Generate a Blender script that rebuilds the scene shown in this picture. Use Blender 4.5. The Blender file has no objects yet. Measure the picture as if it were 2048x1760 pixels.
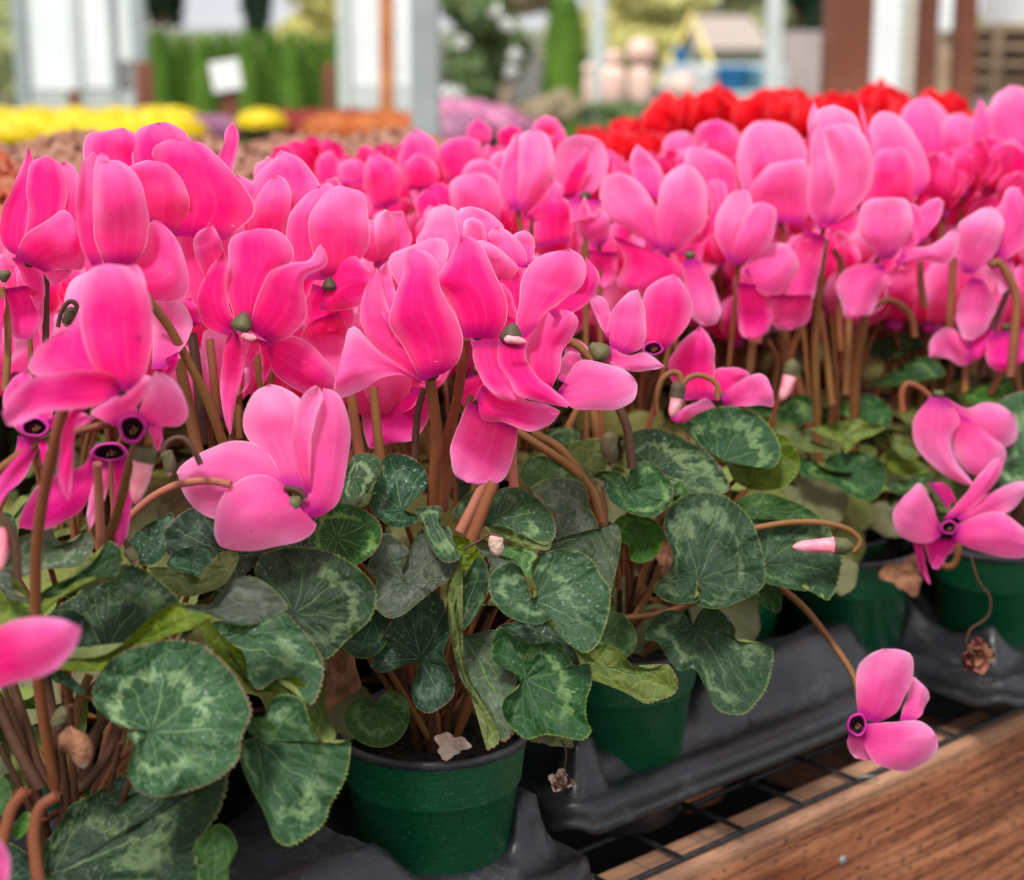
import bpy, math, random
from math import sin, cos, pi, radians, sqrt, exp, atan2
from mathutils import Vector, Matrix, noise
random.seed(11)
SC = bpy.context.scene
COL = SC.collection
# ---------------------------------------------------------------- camera model
FPX = 3500.0; TILT = math.atan(820/FPX); CAMZ = 1.365
CF = Vector((0, cos(TILT), -sin(TILT))); CR = Vector((1, 0, 0)); CU = CR.cross(CF)
CAM = Vector((0, 0, CAMZ))
def P(x, y, d):
    return CAM + d*(CF + CR*((x-1024)/FPX) + CU*((880-y)/FPX))
BA = radians(48.5)
UD = Vector((sin(BA), cos(BA), 0)); VD = Vector((-cos(BA), sin(BA), 0))
def B(u, v, z=0.0):
    return UD*u + VD*v + Vector((0, 0, z))
cam = bpy.data.cameras.new('camera'); camo = bpy.data.objects.new('camera', cam); COL.objects.link(camo)
camo.matrix_world = Matrix.Translation(CAM) @ Matrix((CR, CU, -CF)).transposed().to_4x4()
cam.sensor_width = 36; cam.lens = 36*FPX/2048; cam.clip_end = 2000; cam.clip_start = 0.02
cam.dof.use_dof = True; cam.dof.focus_distance = 1.02; cam.dof.aperture_fstop = 6.2
SC.camera = camo
SC.view_settings.view_transform = 'Standard'; SC.view_settings.look = 'None'; SC.view_settings.exposure = 0
SC.cycles.max_bounces = 6; SC.cycles.transparent_max_bounces = 6

# ---------------------------------------------------------------- node helpers
class NT:
    def __init__(s, name):
        m = bpy.data.materials.new(name); m.use_nodes = True
        s.m = m; s.n = m.node_tree.nodes; s.l = m.node_tree.links; s.n.clear()
        s.out = s.n.new('ShaderNodeOutputMaterial')
    def new(s, t, **k):
        nd = s.n.new('ShaderNode'+t)
        for a, b in k.items(): setattr(nd, a, b)
        return nd
    def link(s, a, b): s.l.new(a, b)
    def put(s, sock, v):
        if isinstance(v, bpy.types.NodeSocket): s.l.new(v, sock)
        elif isinstance(v, tuple) and len(v) == 3 and sock.type == 'RGBA': sock.default_value = (*v, 1)
        else: sock.default_value = v
    def math(s, op, a, b=0.0, c=0.0, clamp=False):
        nd = s.new('Math', operation=op, use_clamp=clamp)
        s.put(nd.inputs[0], a); s.put(nd.inputs[1], b); s.put(nd.inputs[2], c)
        return nd.outputs[0]
    def sm(s, x, a, b, lo=0.0, hi=1.0):
        nd = s.new('MapRange', interpolation_type='SMOOTHSTEP')
        for i, v in enumerate((x, a, b, lo, hi)): s.put(nd.inputs[i], v)
        return nd.outputs[0]
    def mix(s, f, a, b, mode='MIX'):
        nd = s.new('Mix', data_type='RGBA', blend_type=mode)
        s.put(nd.inputs[0], f); s.put(nd.inputs[6], a); s.put(nd.inputs[7], b)
        return nd.outputs[2]
    def noise(s, vec, scale, detail=3, rough=.55, dist=0.0):
        nd = s.new('TexNoise'); 
        if vec is not None: s.link(vec, nd.inputs['Vector'])
        nd.inputs['Scale'].default_value = scale; nd.inputs['Detail'].default_value = detail
        nd.inputs['Roughness'].default_value = rough; nd.inputs['Distortion'].default_value = dist
        return nd.outputs['Fac']
    def map(s, vec, scale=(1, 1, 1), rot=(0, 0, 0), loc=(0, 0, 0)):
        nd = s.new('Mapping'); s.link(vec, nd.inputs[0])
        nd.inputs['Scale'].default_value = scale; nd.inputs['Rotation'].default_value = rot
        s.put(nd.inputs['Location'], loc)
        return nd.outputs[0]
    def bump(s, h, strength=.3, dist=.001):
        nd = s.new('Bump'); s.link(h, nd.inputs['Height'])
        nd.inputs['Strength'].default_value = strength; nd.inputs['Distance'].default_value = dist
        return nd.outputs[0]
    def pbr(s, col, rough=.5, normal=None, spec=.5, sheen=0, sheencol=None, trans=0, transcol=None, metal=0):
        b = s.new('BsdfPrincipled')
        s.put(b.inputs['Base Color'], col); s.put(b.inputs['Roughness'], rough)
        s.put(b.inputs['Specular IOR Level'], spec); s.put(b.inputs['Metallic'], metal)
        if sheen:
            b.inputs['Sheen Weight'].default_value = sheen; b.inputs['Sheen Roughness'].default_value = .4
            if sheencol: b.inputs['Sheen Tint'].default_value = (*sheencol, 1)
        if normal is not None: s.link(normal, b.inputs['Normal'])
        o = b.outputs[0]
        if trans:
            t = s.new('BsdfTranslucent'); s.put(t.inputs[0], transcol if transcol is not None else col)
            if normal is not None: s.link(normal, t.inputs['Normal'])
            mx = s.new('MixShader'); mx.inputs[0].default_value = trans
            s.link(o, mx.inputs[1]); s.link(t.outputs[0], mx.inputs[2]); o = mx.outputs[0]
        s.link(o, s.out.inputs[0])
        return s.m
def sep(t, vec):
    nd = t.new('SeparateXYZ'); t.link(vec, nd.inputs[0]); return nd.outputs

def petal_mat(name, deep, mid, light, base):
    t = NT(name)
    uv = t.new('TexCoord').outputs['UV']; x, y, _ = sep(t, uv)
    oi = t.new('ObjectInfo').outputs['Random']
    obj = t.new('TexCoord').outputs['Object']
    # veins: fine lines fanning from the base
    fan = t.math('DIVIDE', t.math('SUBTRACT', x, .5), t.math('ADD', t.math('MULTIPLY', y, .6), .55))
    cmb = t.new('CombineXYZ'); t.link(fan, cmb.inputs[0]); t.link(y, cmb.inputs[1]); t.link(oi, cmb.inputs[2])
    st = t.noise(t.map(cmb.outputs[0], (84, 1.6, 9)), 1.0, 4, .65, .25)
    st2 = t.noise(t.map(uv, (14, .8, 1)), 1.0, 2, .5, .3)
    blot = t.noise(obj, 26, 3)
    ed = t.math('ABSOLUTE', t.math('SUBTRACT', x, .5))
    edge = t.sm(ed, .22, .50)
    tipf = t.sm(y, .55, 1.0)
    f = t.math('ADD', t.math('MULTIPLY', edge, .60), t.math('MULTIPLY', tipf, .45))
    f = t.math('ADD', f, t.math('MULTIPLY', t.math('SUBTRACT', blot, .42), 1.6))
    f = t.math('ADD', f, t.math('MULTIPLY', t.math('SUBTRACT', oi, .5), .5), 0, True)
    c = t.mix(f, mid, light)  # petal's own paler edges, plus light from above painted into the tips
    dz = t.sm(y, .08, .80, 1.0, 0.0)
    c = t.mix(t.math('MULTIPLY', dz, .70), c, deep)
    c = t.mix(t.math('MULTIPLY', t.sm(st, .48, .70), .26), c, deep)
    c = t.mix(t.math('MULTIPLY', t.sm(st2, .5, .75), .09), c, light)
    rim = t.math('MAXIMUM', t.sm(ed, .47, .495), t.sm(y, .965, .995))
    c = t.mix(t.math('MULTIPLY', rim, .60), c, (1.0, .50, .66))
    bz = t.sm(t.math('ADD', y, t.math('MULTIPLY', st, .14)), .09, .25, 1.0, 0.0)
    c = t.mix(t.math('MULTIPLY', bz, .80), c, base)
    sc_ = t.noise(t.map(obj, (60, 60, 420), (.4, .9, .2)), 1.0, 2, .5, 1.8)
    c = t.mix(t.math('MULTIPLY', t.sm(sc_, .735, .77), t.math('MULTIPLY', t.sm(blot, .52, .6), .7)), c, (1.0, .60, .72))
    spt = t.noise(obj, 190, 1)
    c = t.mix(t.math('MULTIPLY', t.sm(spt, .765, .80), .55), c, (.62, .05, .12))
    nrm = t.bump(t.math('ADD', t.math('MULTIPLY', st, .5), t.noise(obj, 70, 3)), .5, .0013)
    return t.pbr(c, .5, nrm, .18, .06, (1, .6, .8), .50, c)
M_HOT = petal_mat('petal_hot_pink', (.99, .0, .17), (1.0, .022, .31), (1.0, .28, .61), (.36, .0, .16))
M_LIGHT = petal_mat('petal_light_pink', (1.0, .03, .30), (1.0, .14, .46), (1.0, .44, .72), (.50, .0, .30))
M_DEEP = petal_mat('petal_deep_pink', (.82, .0, .13), (.92, .006, .21), (.96, .09, .38), (.25, .0, .13))
M_MAG = petal_mat('petal_magenta', (.82, .0, .22), (1.0, .015, .36), (1.0, .18, .54), (.34, .0, .19))
M_RED = petal_mat('petal_red', (.66, .0, .012), (.92, .006, .022), (1.0, .03, .04), (.35, .0, .03))

def leaf_mat(name, dark, green, silver, under, sil=1.0, dust=1.0):
    t = NT(name)
    uv = t.new('TexCoord').outputs['UV']; a, r, _ = sep(t, uv)
    obj = t.new('TexCoord').outputs['Object']; oi = t.new('ObjectInfo').outputs['Random']
    n1 = t.noise(obj, 34, 3, .6); n2 = t.noise(obj, 120, 4, .65); n3 = t.noise(obj, 420, 2)
    aw = t.math('ADD', a, t.math('MULTIPLY', t.math('SUBTRACT', n1, .5), .11))
    def vein(k, w, r0):
        fr = t.math('ABSOLUTE', t.math('SUBTRACT', t.math('FRACT', t.math('MULTIPLY', aw, k)), .5))
        ds = t.math('MULTIPLY', t.math('DIVIDE', fr, k/9.0), r)
        v = t.sm(ds, w*.25, w, 1.0, 0.0)
        return t.math('MULTIPLY', v, t.sm(r, r0, r0+.12))
    v1 = t.math('MULTIPLY', vein(9, .017, .02), t.sm(r, .55, .98, 1.0, .2))
    v2 = t.math('MULTIPLY', vein(27, .011, .36), t.sm(r, .7, .97, .8, .0))
    vs = t.math('MAXIMUM', v1, v2)
    # silver marbling ring around mid blade, jagged
    rr = t.math('ADD', r, t.math('MULTIPLY', t.math('SUBTRACT', n1, .5), 1.15))
    rr = t.math('ADD', rr, t.math('MULTIPLY', t.math('SUBTRACT', t.math('ADD', n2, t.math('MULTIPLY', t.math('SUBTRACT', t.noise(t.map(uv, (60, 2.5, 1)), 1, 3), .5), .9)), .5), .42))
    band = t.math('MULTIPLY', t.sm(rr, .53, .62), t.sm(rr, .70, .80, 1.0, 0.0))
    band = t.math('MULTIPLY', band, t.sm(t.noise(obj, 24, 4, .7), .42, .57))
    vo = t.new('TexVoronoi', feature='DISTANCE_TO_EDGE'); t.link(t.map(obj, (1, 1, 1)), vo.inputs['Vector']); vo.inputs['Scale'].default_value = 105
    ret = t.sm(vo.outputs['Distance'], .0, .16)
    c = t.mix(n1, dark, green)
    c = t.mix(t.math('MULTIPLY', t.math('SUBTRACT', 1.0, ret), .30), c, (green[0]*2.2, green[1]*1.7, green[2]*2))
    c = t.mix(t.math('MULTIPLY', t.sm(r, .0, .35, .35, .0), 1.0), c, dark)
    c = t.mix(t.math('MULTIPLY', band, .66*sil, 0, True), c, silver)
    c = t.mix(t.math('MULTIPLY', vs, .75), c, (.17, .27, .11))
    c = t.mix(t.math('MULTIPLY', t.sm(n2, .56, .75), .10*dust), c, (.20, .27, .19))
    c = t.mix(t.math('MULTIPLY', t.math('MULTIPLY', t.sm(n3, .60, .71), t.sm(n1, .42, .62)), .38*dust), c, (.42, .46, .44))
    ej = t.math('ADD', r, t.math('MULTIPLY', t.math('SUBTRACT', n3, .5), .02))
    rimc = t.mix(t.sm(oi, .45, .6), (.20, .25, .06), (.19, .11, .07))
    c = t.mix(t.math('MULTIPLY', t.sm(ej, .968, .995), .75), c, rimc)
    hv = t.new('HueSaturation'); t.put(hv.inputs['Color'], c)
    t.put(hv.inputs['Value'], t.sm(oi, 0, 1, .60, 1.12)); t.put(hv.inputs['Saturation'], t.sm(t.math('FRACT', t.math('MULTIPLY', oi, 7.3)), 0, 1, .95, 1.35))
    c = hv.outputs[0]
    bf = t.new('NewGeometry').outputs['Backfacing']
    cu = t.mix(t.math('MULTIPLY', vs, .5), t.mix(n1, under, (under[0]*1.5, under[1]*1.1, under[2]*1.2)), (.22, .26, .12))
    c = t.mix(bf, c, cu)
    h = t.math('SUBTRACT', t.math('MULTIPLY', n1, .9), t.math('MULTIPLY', vs, .40))
    h = t.math('ADD', h, t.math('MULTIPLY', ret, .35))
    h = t.math('ADD', h, t.math('MULTIPLY', n2, .25))
    nrm = t.bump(h, .55, .0022)
    return t.pbr(c, t.sm(n2, .3, .7, .50, .70), nrm, .26, 0, None, .14, t.mix(.4, c, (.16, .28, .03)))
M_LEAF = leaf_mat('leaf_marbled', (.007, .026, .009), (.020, .062, .018), (.18, .27, .11), (.12, .17, .04))
M_LEAFL = leaf_mat('leaf_silvered', (.011, .040, .014), (.028, .088, .028), (.22, .33, .145), (.13, .18, .04), 1.05)
M_LEAFD = leaf_mat('leaf_dark', (.006, .022, .012), (.016, .048, .022), (.10, .16, .11), (.09, .12, .04), .8, 1.3)
M_LEAFB = leaf_mat('leaf_bright', (.015, .055, .008), (.035, .11, .014), (.17, .30, .11), (.13, .2, .04), 1.0, .5)
M_LEAFU = leaf_mat('leaf_underside', (.055, .085, .016), (.11, .15, .032), (.16, .20, .07), (.10, .14, .04), .3, .4)
M_LEAFG = leaf_mat('leaf_greyed', (.030, .050, .028), (.070, .092, .058), (.18, .21, .16), (.10, .12, .05), .9, 1.0)

def stem_mat(name, c1, c2):
    t = NT(name); obj = t.new('TexCoord').outputs['Object']
    z = sep(t, obj)[2]
    n = t.noise(obj, 18, 3); n2 = t.noise(obj, 300, 2)
    c = t.mix(t.sm(n, .35, .65), c1, c2)
    c = t.mix(t.math('MULTIPLY', n2, .12), c, (.35, .20, .12))
    return t.pbr(c, .55, t.bump(n2, .35, .0006), .25)
M_STEM = stem_mat('stem_red_brown', (.165, .038, .016), (.21, .068, .021))
M_STEMO = stem_mat('stem_olive_brown', (.16, .058, .014), (.20, .09, .022))
M_STEMD = stem_mat('stem_dark', (.038, .011, .006), (.065, .024, .011))  # kept extra dark to stand in for shade deep among the stalks
M_STEMP = stem_mat('stem_pinkish', (.42, .13, .085), (.34, .12, .07))
M_CALYX = stem_mat('calyx_green_brown', (.10, .11, .04), (.045, .028, .02))
def simple(name, c1, c2, scale=60, rough=.6, bump=.3, bd=.001, spec=.4, metal=0, trans=0, detail=4):
    t = NT(name); obj = t.new('TexCoord').outputs['Object']
    n = t.noise(obj, scale, detail); n2 = t.noise(obj, scale*6, 2)
    c = t.mix(t.sm(t.math('ADD', t.math('MULTIPLY', n, .8), t.math('MULTIPLY', n2, .2)), .35, .65), c1, c2)
    return t.pbr(c, rough, t.bump(n2 if bump else n, bump, bd), spec, 0, None, trans, None, metal)
M_THROAT = simple('throat_purple', (.42, .0, .20), (.62, .03, .32), 200, .5)
M_THROATD = simple('throat_dark', (.02, .004, .012), (.06, .01, .03), 200, .8)
M_STAMEN = simple('stamen_ochre', (.16, .06, .02), (.34, .17, .06), 500)
M_BUD = simple('bud_pink', (.80, .18, .26), (.85, .38, .42), 80, .5)
M_DRY = simple('dried_brown', (.14, .05, .022), (.30, .14, .07), 90, .85, .6, .002)
M_DRYP = simple('dried_pale', (.5, .33, .26), (.62, .48, .40), 90, .8, .6, .002)

# ---------------------------------------------------------------- mesh helpers
class MB:
    def __init__(s): s.v = []; s.f = []; s.uv = []; s.mi = []
    def grid(s, rows, uvs, mi=0, closed=False):
        b = len(s.v); m = len(rows[0])
        for r, q in zip(rows, uvs):
            s.v += [tuple(p) for p in r]; s.uv += q
        for i in range(len(rows)-1):
            for j in range(m if closed else m-1):
                k = (j+1) % m
                s.f.append((b+i*m+j, b+i*m+k, b+(i+1)*m+k, b+(i+1)*m+j)); s.mi.append(mi)
    def poly(s, pts, mi=0, uvs=None):
        b = len(s.v); s.v += [tuple(p) for p in pts]; s.uv += uvs or [(0, 0)]*len(pts)
        s.f.append(tuple(range(b, b+len(pts)))); s.mi.append(mi)
    def box(s, c, sx, sy, sz, M=None, mi=0):
        c = Vector(c); b = len(s.v)
        for z in (-1, 1):
            for y in (-1, 1):
                for x in (-1, 1):
                    p = Vector((x*sx/2, y*sy/2, z*sz/2))
                    if M is not None: p = M @ p
                    s.v.append(tuple(c+p)); s.uv.append((0, 0))
        for f in ((0, 2, 3, 1), (4, 5, 7, 6), (0, 1, 5, 4), (2, 6, 7, 3), (0, 4, 6, 2), (1, 3, 7, 5)):
            s.f.append(tuple(b+i for i in f)); s.mi.append(mi)
    def tube(s, pts, rad, n=8, mi=0, cap=True):
        pts = [Vector(p) for p in pts]; rows = []; uvs = []
        up = None
        for i, p in enumerate(pts):
            a = pts[max(0, i-1)]; b = pts[min(len(pts)-1, i+1)]
            d = (b-a).normalized()
            if up is None:
                up = Vector((0, 0, 1)) if abs(d.z) < .9 else Vector((1, 0, 0))
            x = (up - d*up.dot(d)).normalized(); y = d.cross(x); up = x
            r = rad[i] if isinstance(rad, (list, tuple)) else rad
            rows.append([p + x*(r*cos(2*pi*k/n)) + y*(r*sin(2*pi*k/n)) for k in range(n)])
            uvs.append([(k/n, i/len(pts)) for k in range(n)])
        s.grid(rows, uvs, mi, True)
        if cap:
            s.poly(list(reversed(rows[0])), mi); s.poly(rows[-1], mi)
    def lathe(s, prof, n=40, c=(0, 0, 0), mi=0, M=None):
        c = Vector(c); rows = []; uvs = []
        for i, (r, z) in enumerate(prof):
            row = []
            for k in range(n):
                p = Vector((r*cos(2*pi*k/n), r*sin(2*pi*k/n), z))
                if M is not None: p = M @ p
                row.append(c+p)
            rows.append(row); uvs.append([(k/n, i/len(prof)) for k in range(n)])
        s.grid(rows, uvs, mi, True)
    def mesh(s, name, mats, smooth=True, origin=None):
        me = bpy.data.meshes.new(name)
        o = origin or Vector((0, 0, 0))
        me.from_pydata([(v[0]-o.x, v[1]-o.y, v[2]-o.z) for v in s.v], [], s.f)
        for m in (mats if isinstance(mats, (list, tuple)) else [mats]): me.materials.append(m)
        me.polygons.foreach_set('material_index', s.mi)
        me.polygons.foreach_set('use_smooth', [smooth]*len(s.f))
        ul = me.uv_layers.new(name='UVMap'); d = []
        for f in s.f:
            for i in f: d += s.uv[i]
        ul.data.foreach_set('uv', d)
        me.update()
        return me
    def build(s, name, mats, parent=None, origin=None, smooth=True):
        me = s.mesh(name, mats, smooth, origin)
        o = bpy.data.objects.new(name, me); COL.objects.link(o)
        if parent is not None: o.parent = parent
        elif origin is not None: o.location = origin
        return o
def tag(o, label=None, cat=None, group=None, kind=None):
    for k, v in (('label', label), ('category', cat), ('group', group), ('kind', kind)):
        if v: o[k] = v
    return o
def empty(name, loc, label=None, cat=None, group=None, rz=0):
    o = bpy.data.objects.new(name, None); COL.objects.link(o); o.location = loc; o.rotation_euler.z = rz
    o.empty_display_size = .03
    return tag(o, label, cat, group)
def cr(pts, n):
    """centripetal-ish catmull-rom through pts, resampled to n points evenly by arc length"""
    pts = [tuple(p) for p in pts]; k = len(pts[0])
    if len(pts) == 2: fine = [tuple(pts[0][i]+(pts[1][i]-pts[0][i])*t/10 for i in range(k)) for t in range(11)]
    else:
        e = [tuple(2*pts[0][i]-pts[1][i] for i in range(k))] + pts + [tuple(2*pts[-1][i]-pts[-2][i] for i in range(k))]
        fine = []
        for s in range(1, len(e)-2):
            p0, p1, p2, p3 = e[s-1:s+3]
            for q in range(8):
                t = q/8
                fine.append(tuple(.5*((2*p1[i])+(-p0[i]+p2[i])*t+(2*p0[i]-5*p1[i]+4*p2[i]-p3[i])*t*t+(-p0[i]+3*p1[i]-3*p2[i]+p3[i])*t**3) for i in range(k)))
        fine.append(pts[-1])
    L = [0]
    for a, b in zip(fine, fine[1:]): L.append(L[-1]+math.dist(a, b))
    out = []; j = 0
    for i in range(n):
        s = L[-1]*i/(n-1)
        while j < len(L)-2 and L[j+1] < s: j += 1
        t = (s-L[j])/max(1e-9, L[j+1]-L[j]); t = min(1, max(0, t))
        out.append(tuple(fine[j][q]+(fine[j+1][q]-fine[j][q])*t for q in range(k)))
    return out
def Z(ox, oy, s): return lambda pts: [(ox+x/s, oy+y/s) for x, y in pts]
ZA = Z(0, 400, 2.5143); ZB = Z(650, 400, 2.5143); ZC = Z(1348, 400, 2.5143); ZD = Z(0, 1060, 2.5143)
ZE = Z(600, 1060, 2.5143); ZF = Z(1250, 1000, 2.3158); ZP = lambda p: list(p)
# ---------------------------------------------------------------- traced shapes, built at their real depth
def petal(L, R, d, off=0.0, cup=.35, dtip=0.0, N=22, M=13, seed=0):
    L = list(L); R = list(R)
    if math.dist(L[-1], R[-1]) > .5: L.append(R[-1])
    l = cr(L, N); r = cr(R, N); b = MB(); rows = []; uvs = []
    ph = seed*1.7
    for i in range(N):
        t = i/(N-1); hw = math.dist(l[i], r[i])*.5*d/FPX
        row = []; q = []
        for j in range(M):
            s = j/(M-1); ew = abs(2*s-1)**3*1.4*noise.noise(Vector((t*6+ph, s*2, ph)))*(1-t*.2); x = l[i][0]+(r[i][0]-l[i][0])*s; y = l[i][1]+(r[i][1]-l[i][1])*s
            c = 4*s*(1-s)
            dd = d + off*min(1, t*2) + dtip*t*t - cup*hw*1.3*(c-.5)*min(1, .3+t)
            dd += .0022*sin(9*t+ph)*(1-c)*(1 if s > .5 else -1)*min(1, t*2) + .0012*sin(5*s+7*t+ph)
            dd += hw*.42*noise.noise(Vector((s*1.6+ph, t*2.2, ph*2)))*min(1, t*2) + hw*.07*noise.noise(Vector((s*9+ph, t*1.5, ph)))*min(1, t*2)
            row.append(P(x+ew*2, y+ew, dd)); q.append((s, t))
        rows.append(row); uvs.append(q)
    b.grid(rows, uvs)
    return b
def flower(root, d, petals, mat=M_HOT, throat=None, calyx=None, step=.0075, ro=0.0, extra=None):
    """petals back to front: (L, R[, cup[, dtip]]); throat=(x,y,rx,ry,dirx,diry) a dark opening; calyx=(x,y,r,ax,ay)"""
    o = root.location
    b = MB()
    if throat:
        x, y, rx, ry = throat[:4]
        rows = []; uvs = []
        for i, (s, dz) in enumerate(((1.22, .004), (1.12, -.0015), (1.0, -.002), (.9, .001), (.72, .006), (.3, .009), (.02, .009))):
            lob = lambda k: 1+.03*cos(5*2*pi*k/24+x)*(1 if s > .8 else 0)+.04*sin(3*2*pi*k/24+y)
            rows.append([P(x+rx*s*lob(k)*cos(2*pi*k/24), y+ry*s*lob(k)*sin(2*pi*k/24), d-.006+ro+dz) for k in range(24)])
            uvs.append([(k/24, i/7) for k in range(24)])
        b.grid(rows[:4], uvs[:4], 0, True); b.grid(rows[3:], uvs[3:], 1, True)
        for k in range(6):
            a = k*2.4; rr = .1+.25*(k % 3)/2
            p0 = P(x+rx*rr*.5*cos(a), y+ry*rr*.5*sin(a), d+ro+.002); p1 = P(x+rx*rr*cos(a)+rx*.1, y+ry*rr*sin(a)+ry*.25, d+ro-.007)
            b.tube([p0, p1], [.0003, .00045], 5, 2)
    if calyx:
        x, y, r, ax, ay = calyx
        A = Vector((ax, ay)).normalized(); Bx = Vector((-A.y, A.x))
        rows = []; uvs = []
        for i in range(9):
            t = i/8; rr = r*(.28+.85*sin(pi*(t*.62+.02)))*(1 if t < .75 else 1-.3*(t-.75)/.25)
            row = []
            for k in range(15):
                a = 2*pi*k/15; f = 1+.10*(1 if k % 3 == 0 else 0)*t
                px = x+A.x*(t-.4)*2.1*r + Bx.x*cos(a)*rr*f; py = y+A.y*(t-.4)*2.1*r+Bx.y*cos(a)*rr*f
                row.append(P(px, py, d+ro-.004+sin(a)*rr*d/FPX))
            rows.append(row); uvs.append([(k/15, t) for k in range(15)])
        b.grid(rows, uvs, 3, True)
    if not b.v:
        L, R = petals[-1][:2]; x = (L[0][0]+R[0][0])/2; y = (L[0][1]+R[0][1])/2
        b.lathe([(.001, -.003), (.0030, -.002), (.0042, .001), (.004, .003), (.002, .004)], 16, P(x, y-6, d+.006), 3)
    fl = b.build('flower', [M_THROAT, M_THROATD, M_STAMEN, M_CALYX], root, o)
    n = len(petals)
    for i, pt in enumerate(petals):
        L, R = pt[:2]; cup = pt[2] if len(pt) > 2 else .4; dt = pt[3] if len(pt) > 3 else 0
        m = pt[4] if len(pt) > 4 else mat
        petal(L, R, d, (n-1-i)*step - n*step*.3, cup, dt, seed=i+len(root.children)).build('petal', m, fl, o)
    return fl
def stem(root, pts, w, d, mat=M_STEM, name='flower_stem', d2=None):
    """pts in px; w = width in px; d to d2 along it"""
    d2 = d if d2 is None else d2
    q = cr(pts, max(8, len(pts)*5)); n = len(q); b = MB()
    b.tube([P(x, y, d+(d2-d)*i/(n-1)) for i, (x, y) in enumerate(q)], [w*.5*(.92+.14*i/(n-1))*d/FPX for i in range(n)], 10)
    return b.build(name, mat, root, root.location)
def leaf(root, out, J, d, mat=M_LEAF, tau=.75, kap=0.0, cup=.5, tipang=None, stalk=True, wav=1.0, seed=None, tooth=1.0):
    """outline in px around junction J; blade tilted: upper pixels farther by tan(tau)"""
    o = root.location; seed = seed if seed is not None else len(root.children)*1.31
    out = list(out); n = max(96, len(out)*8)//2*2
    per = cr(out+[out[0]], n+1)[:-1]
    cx = sum(p[0] for p in per)/n; cy = sum(p[1] for p in per)/n
    size = sum(math.dist(p, (cx, cy)) for p in per)/n
    ta = atan2(cy-J[1], cx-J[0])
    rings = [0, .06, .14, .25, .37, .5, .62, .74, .84, .92, .97, 1.0]
    rows = []; uvs = []
    for q in rings:
        row = []; uu = []
        for k, p in enumerate(per):
            f = 1+((.009+.014*noise.noise(Vector((k*.31, seed, 0))))*tooth*(1 if k % 2 else -1)+.012*noise.noise(Vector((k*.12, seed, 7))) if q == 1 else 0)
            x = J[0]+(p[0]-J[0])*q*f; y = J[1]+(p[1]-J[1])*q*f
            a = (atan2(p[1]-J[1], p[0]-J[0])-ta)/(2*pi)+.5
            a -= math.floor(a)
            m = d/FPX
            dd = d + (-(y-cy)*math.tan(tau)*.55 + (x-cx)*math.tan(kap))*m
            rs = size*m
            dd += wav*rs*(.17*sin(a*2*pi*3+seed)*q**2 + .07*sin(a*2*pi*7+seed*2)*q**3) - cup*rs*.45*(q*q-.4)
            dd += -rs*.022*cos(a*18*pi+1.5*sin(q*5+seed))*q*(1-q)*2.2 + rs*.16*q*noise.noise(Vector((x*.028, y*.028, seed))) + rs*.07*q*noise.noise(Vector((x*.08, y*.08, seed+5)))
            row.append(P(x, y, dd)); uu.append((a, q))
        rows.append(row); uvs.append(uu)
    b = MB(); b.grid(rows, uvs, 0, True)
    # make normals face the camera
    tot = 0.0
    for k in range(0, n, 3):
        a0 = Vector(rows[6][k]); a1 = Vector(rows[6][(k+1) % n]); a2 = Vector(rows[7][k]); tot += (a1-a0).cross(a2-a0).dot((CAM-a0).normalized())
    if tot < 0: b.f = [tuple(reversed(f)) for f in b.f]
    if stalk:
        j = P(J[0], J[1], d+.004+(-(J[1]-cy)*math.tan(tau)*.55)*d/FPX)
        base = Vector(root.location); base = Vector((base.x+random.uniform(-.012, .012), base.y+random.uniform(-.012, .012), RIM-.02))
        mid = (j+base)/2 + (CF*.03) + Vector((0, 0, .02)); 
        pts = [j, j+(mid-j)*.5+CF*.012, mid, base]
        q = cr([tuple(v) for v in pts], 12)
        b.tube(q, [.0016+.0007*i/11 for i in range(12)], 8, 1)
    nm = b.build('leaf', [mat, M_STEM if (len(root.children) % 2) else M_STEMO], root, o)
    return nm
def bud(root, pts, w, d, split=.42, name='bud', mats=None):
    q = cr(pts, 16); rows = []; uvs = []
    b = MB(); pos = [P(x, y, d) for x, y in q]
    for i, p in enumerate(pos):
        t = i/15; a = pos[max(0, i-1)]; c = pos[min(15, i+1)]; D = (c-a).normalized()
        X = CF; Y = D.cross(X).normalized()
        r = w*.5*d/FPX*(.25+.75*min(1, t/.12))*(1.0 if t < split else .86)*(sqrt(max(0, 1-max(0, (t-.45)/.55)**2)) if t > .45 else 1)
        r = max(r, .0002)
        rows.append([p+(X*cos(2*pi*k/15+t*2.5)+Y*sin(2*pi*k/15+t*2.5))*r*(1+.08*(1 if k % 3 == 0 else -.3)) for k in range(15)])
        uvs.append([(k/15, t) for k in range(15)])
    k = int(split*15)
    b.grid(rows[:k+1], uvs[:k+1], 0, True); b.grid(rows[k:], uvs[k:], 1, True)
    return b.build(name, mats or [M_CALYX, M_BUD], root, root.location)

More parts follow.
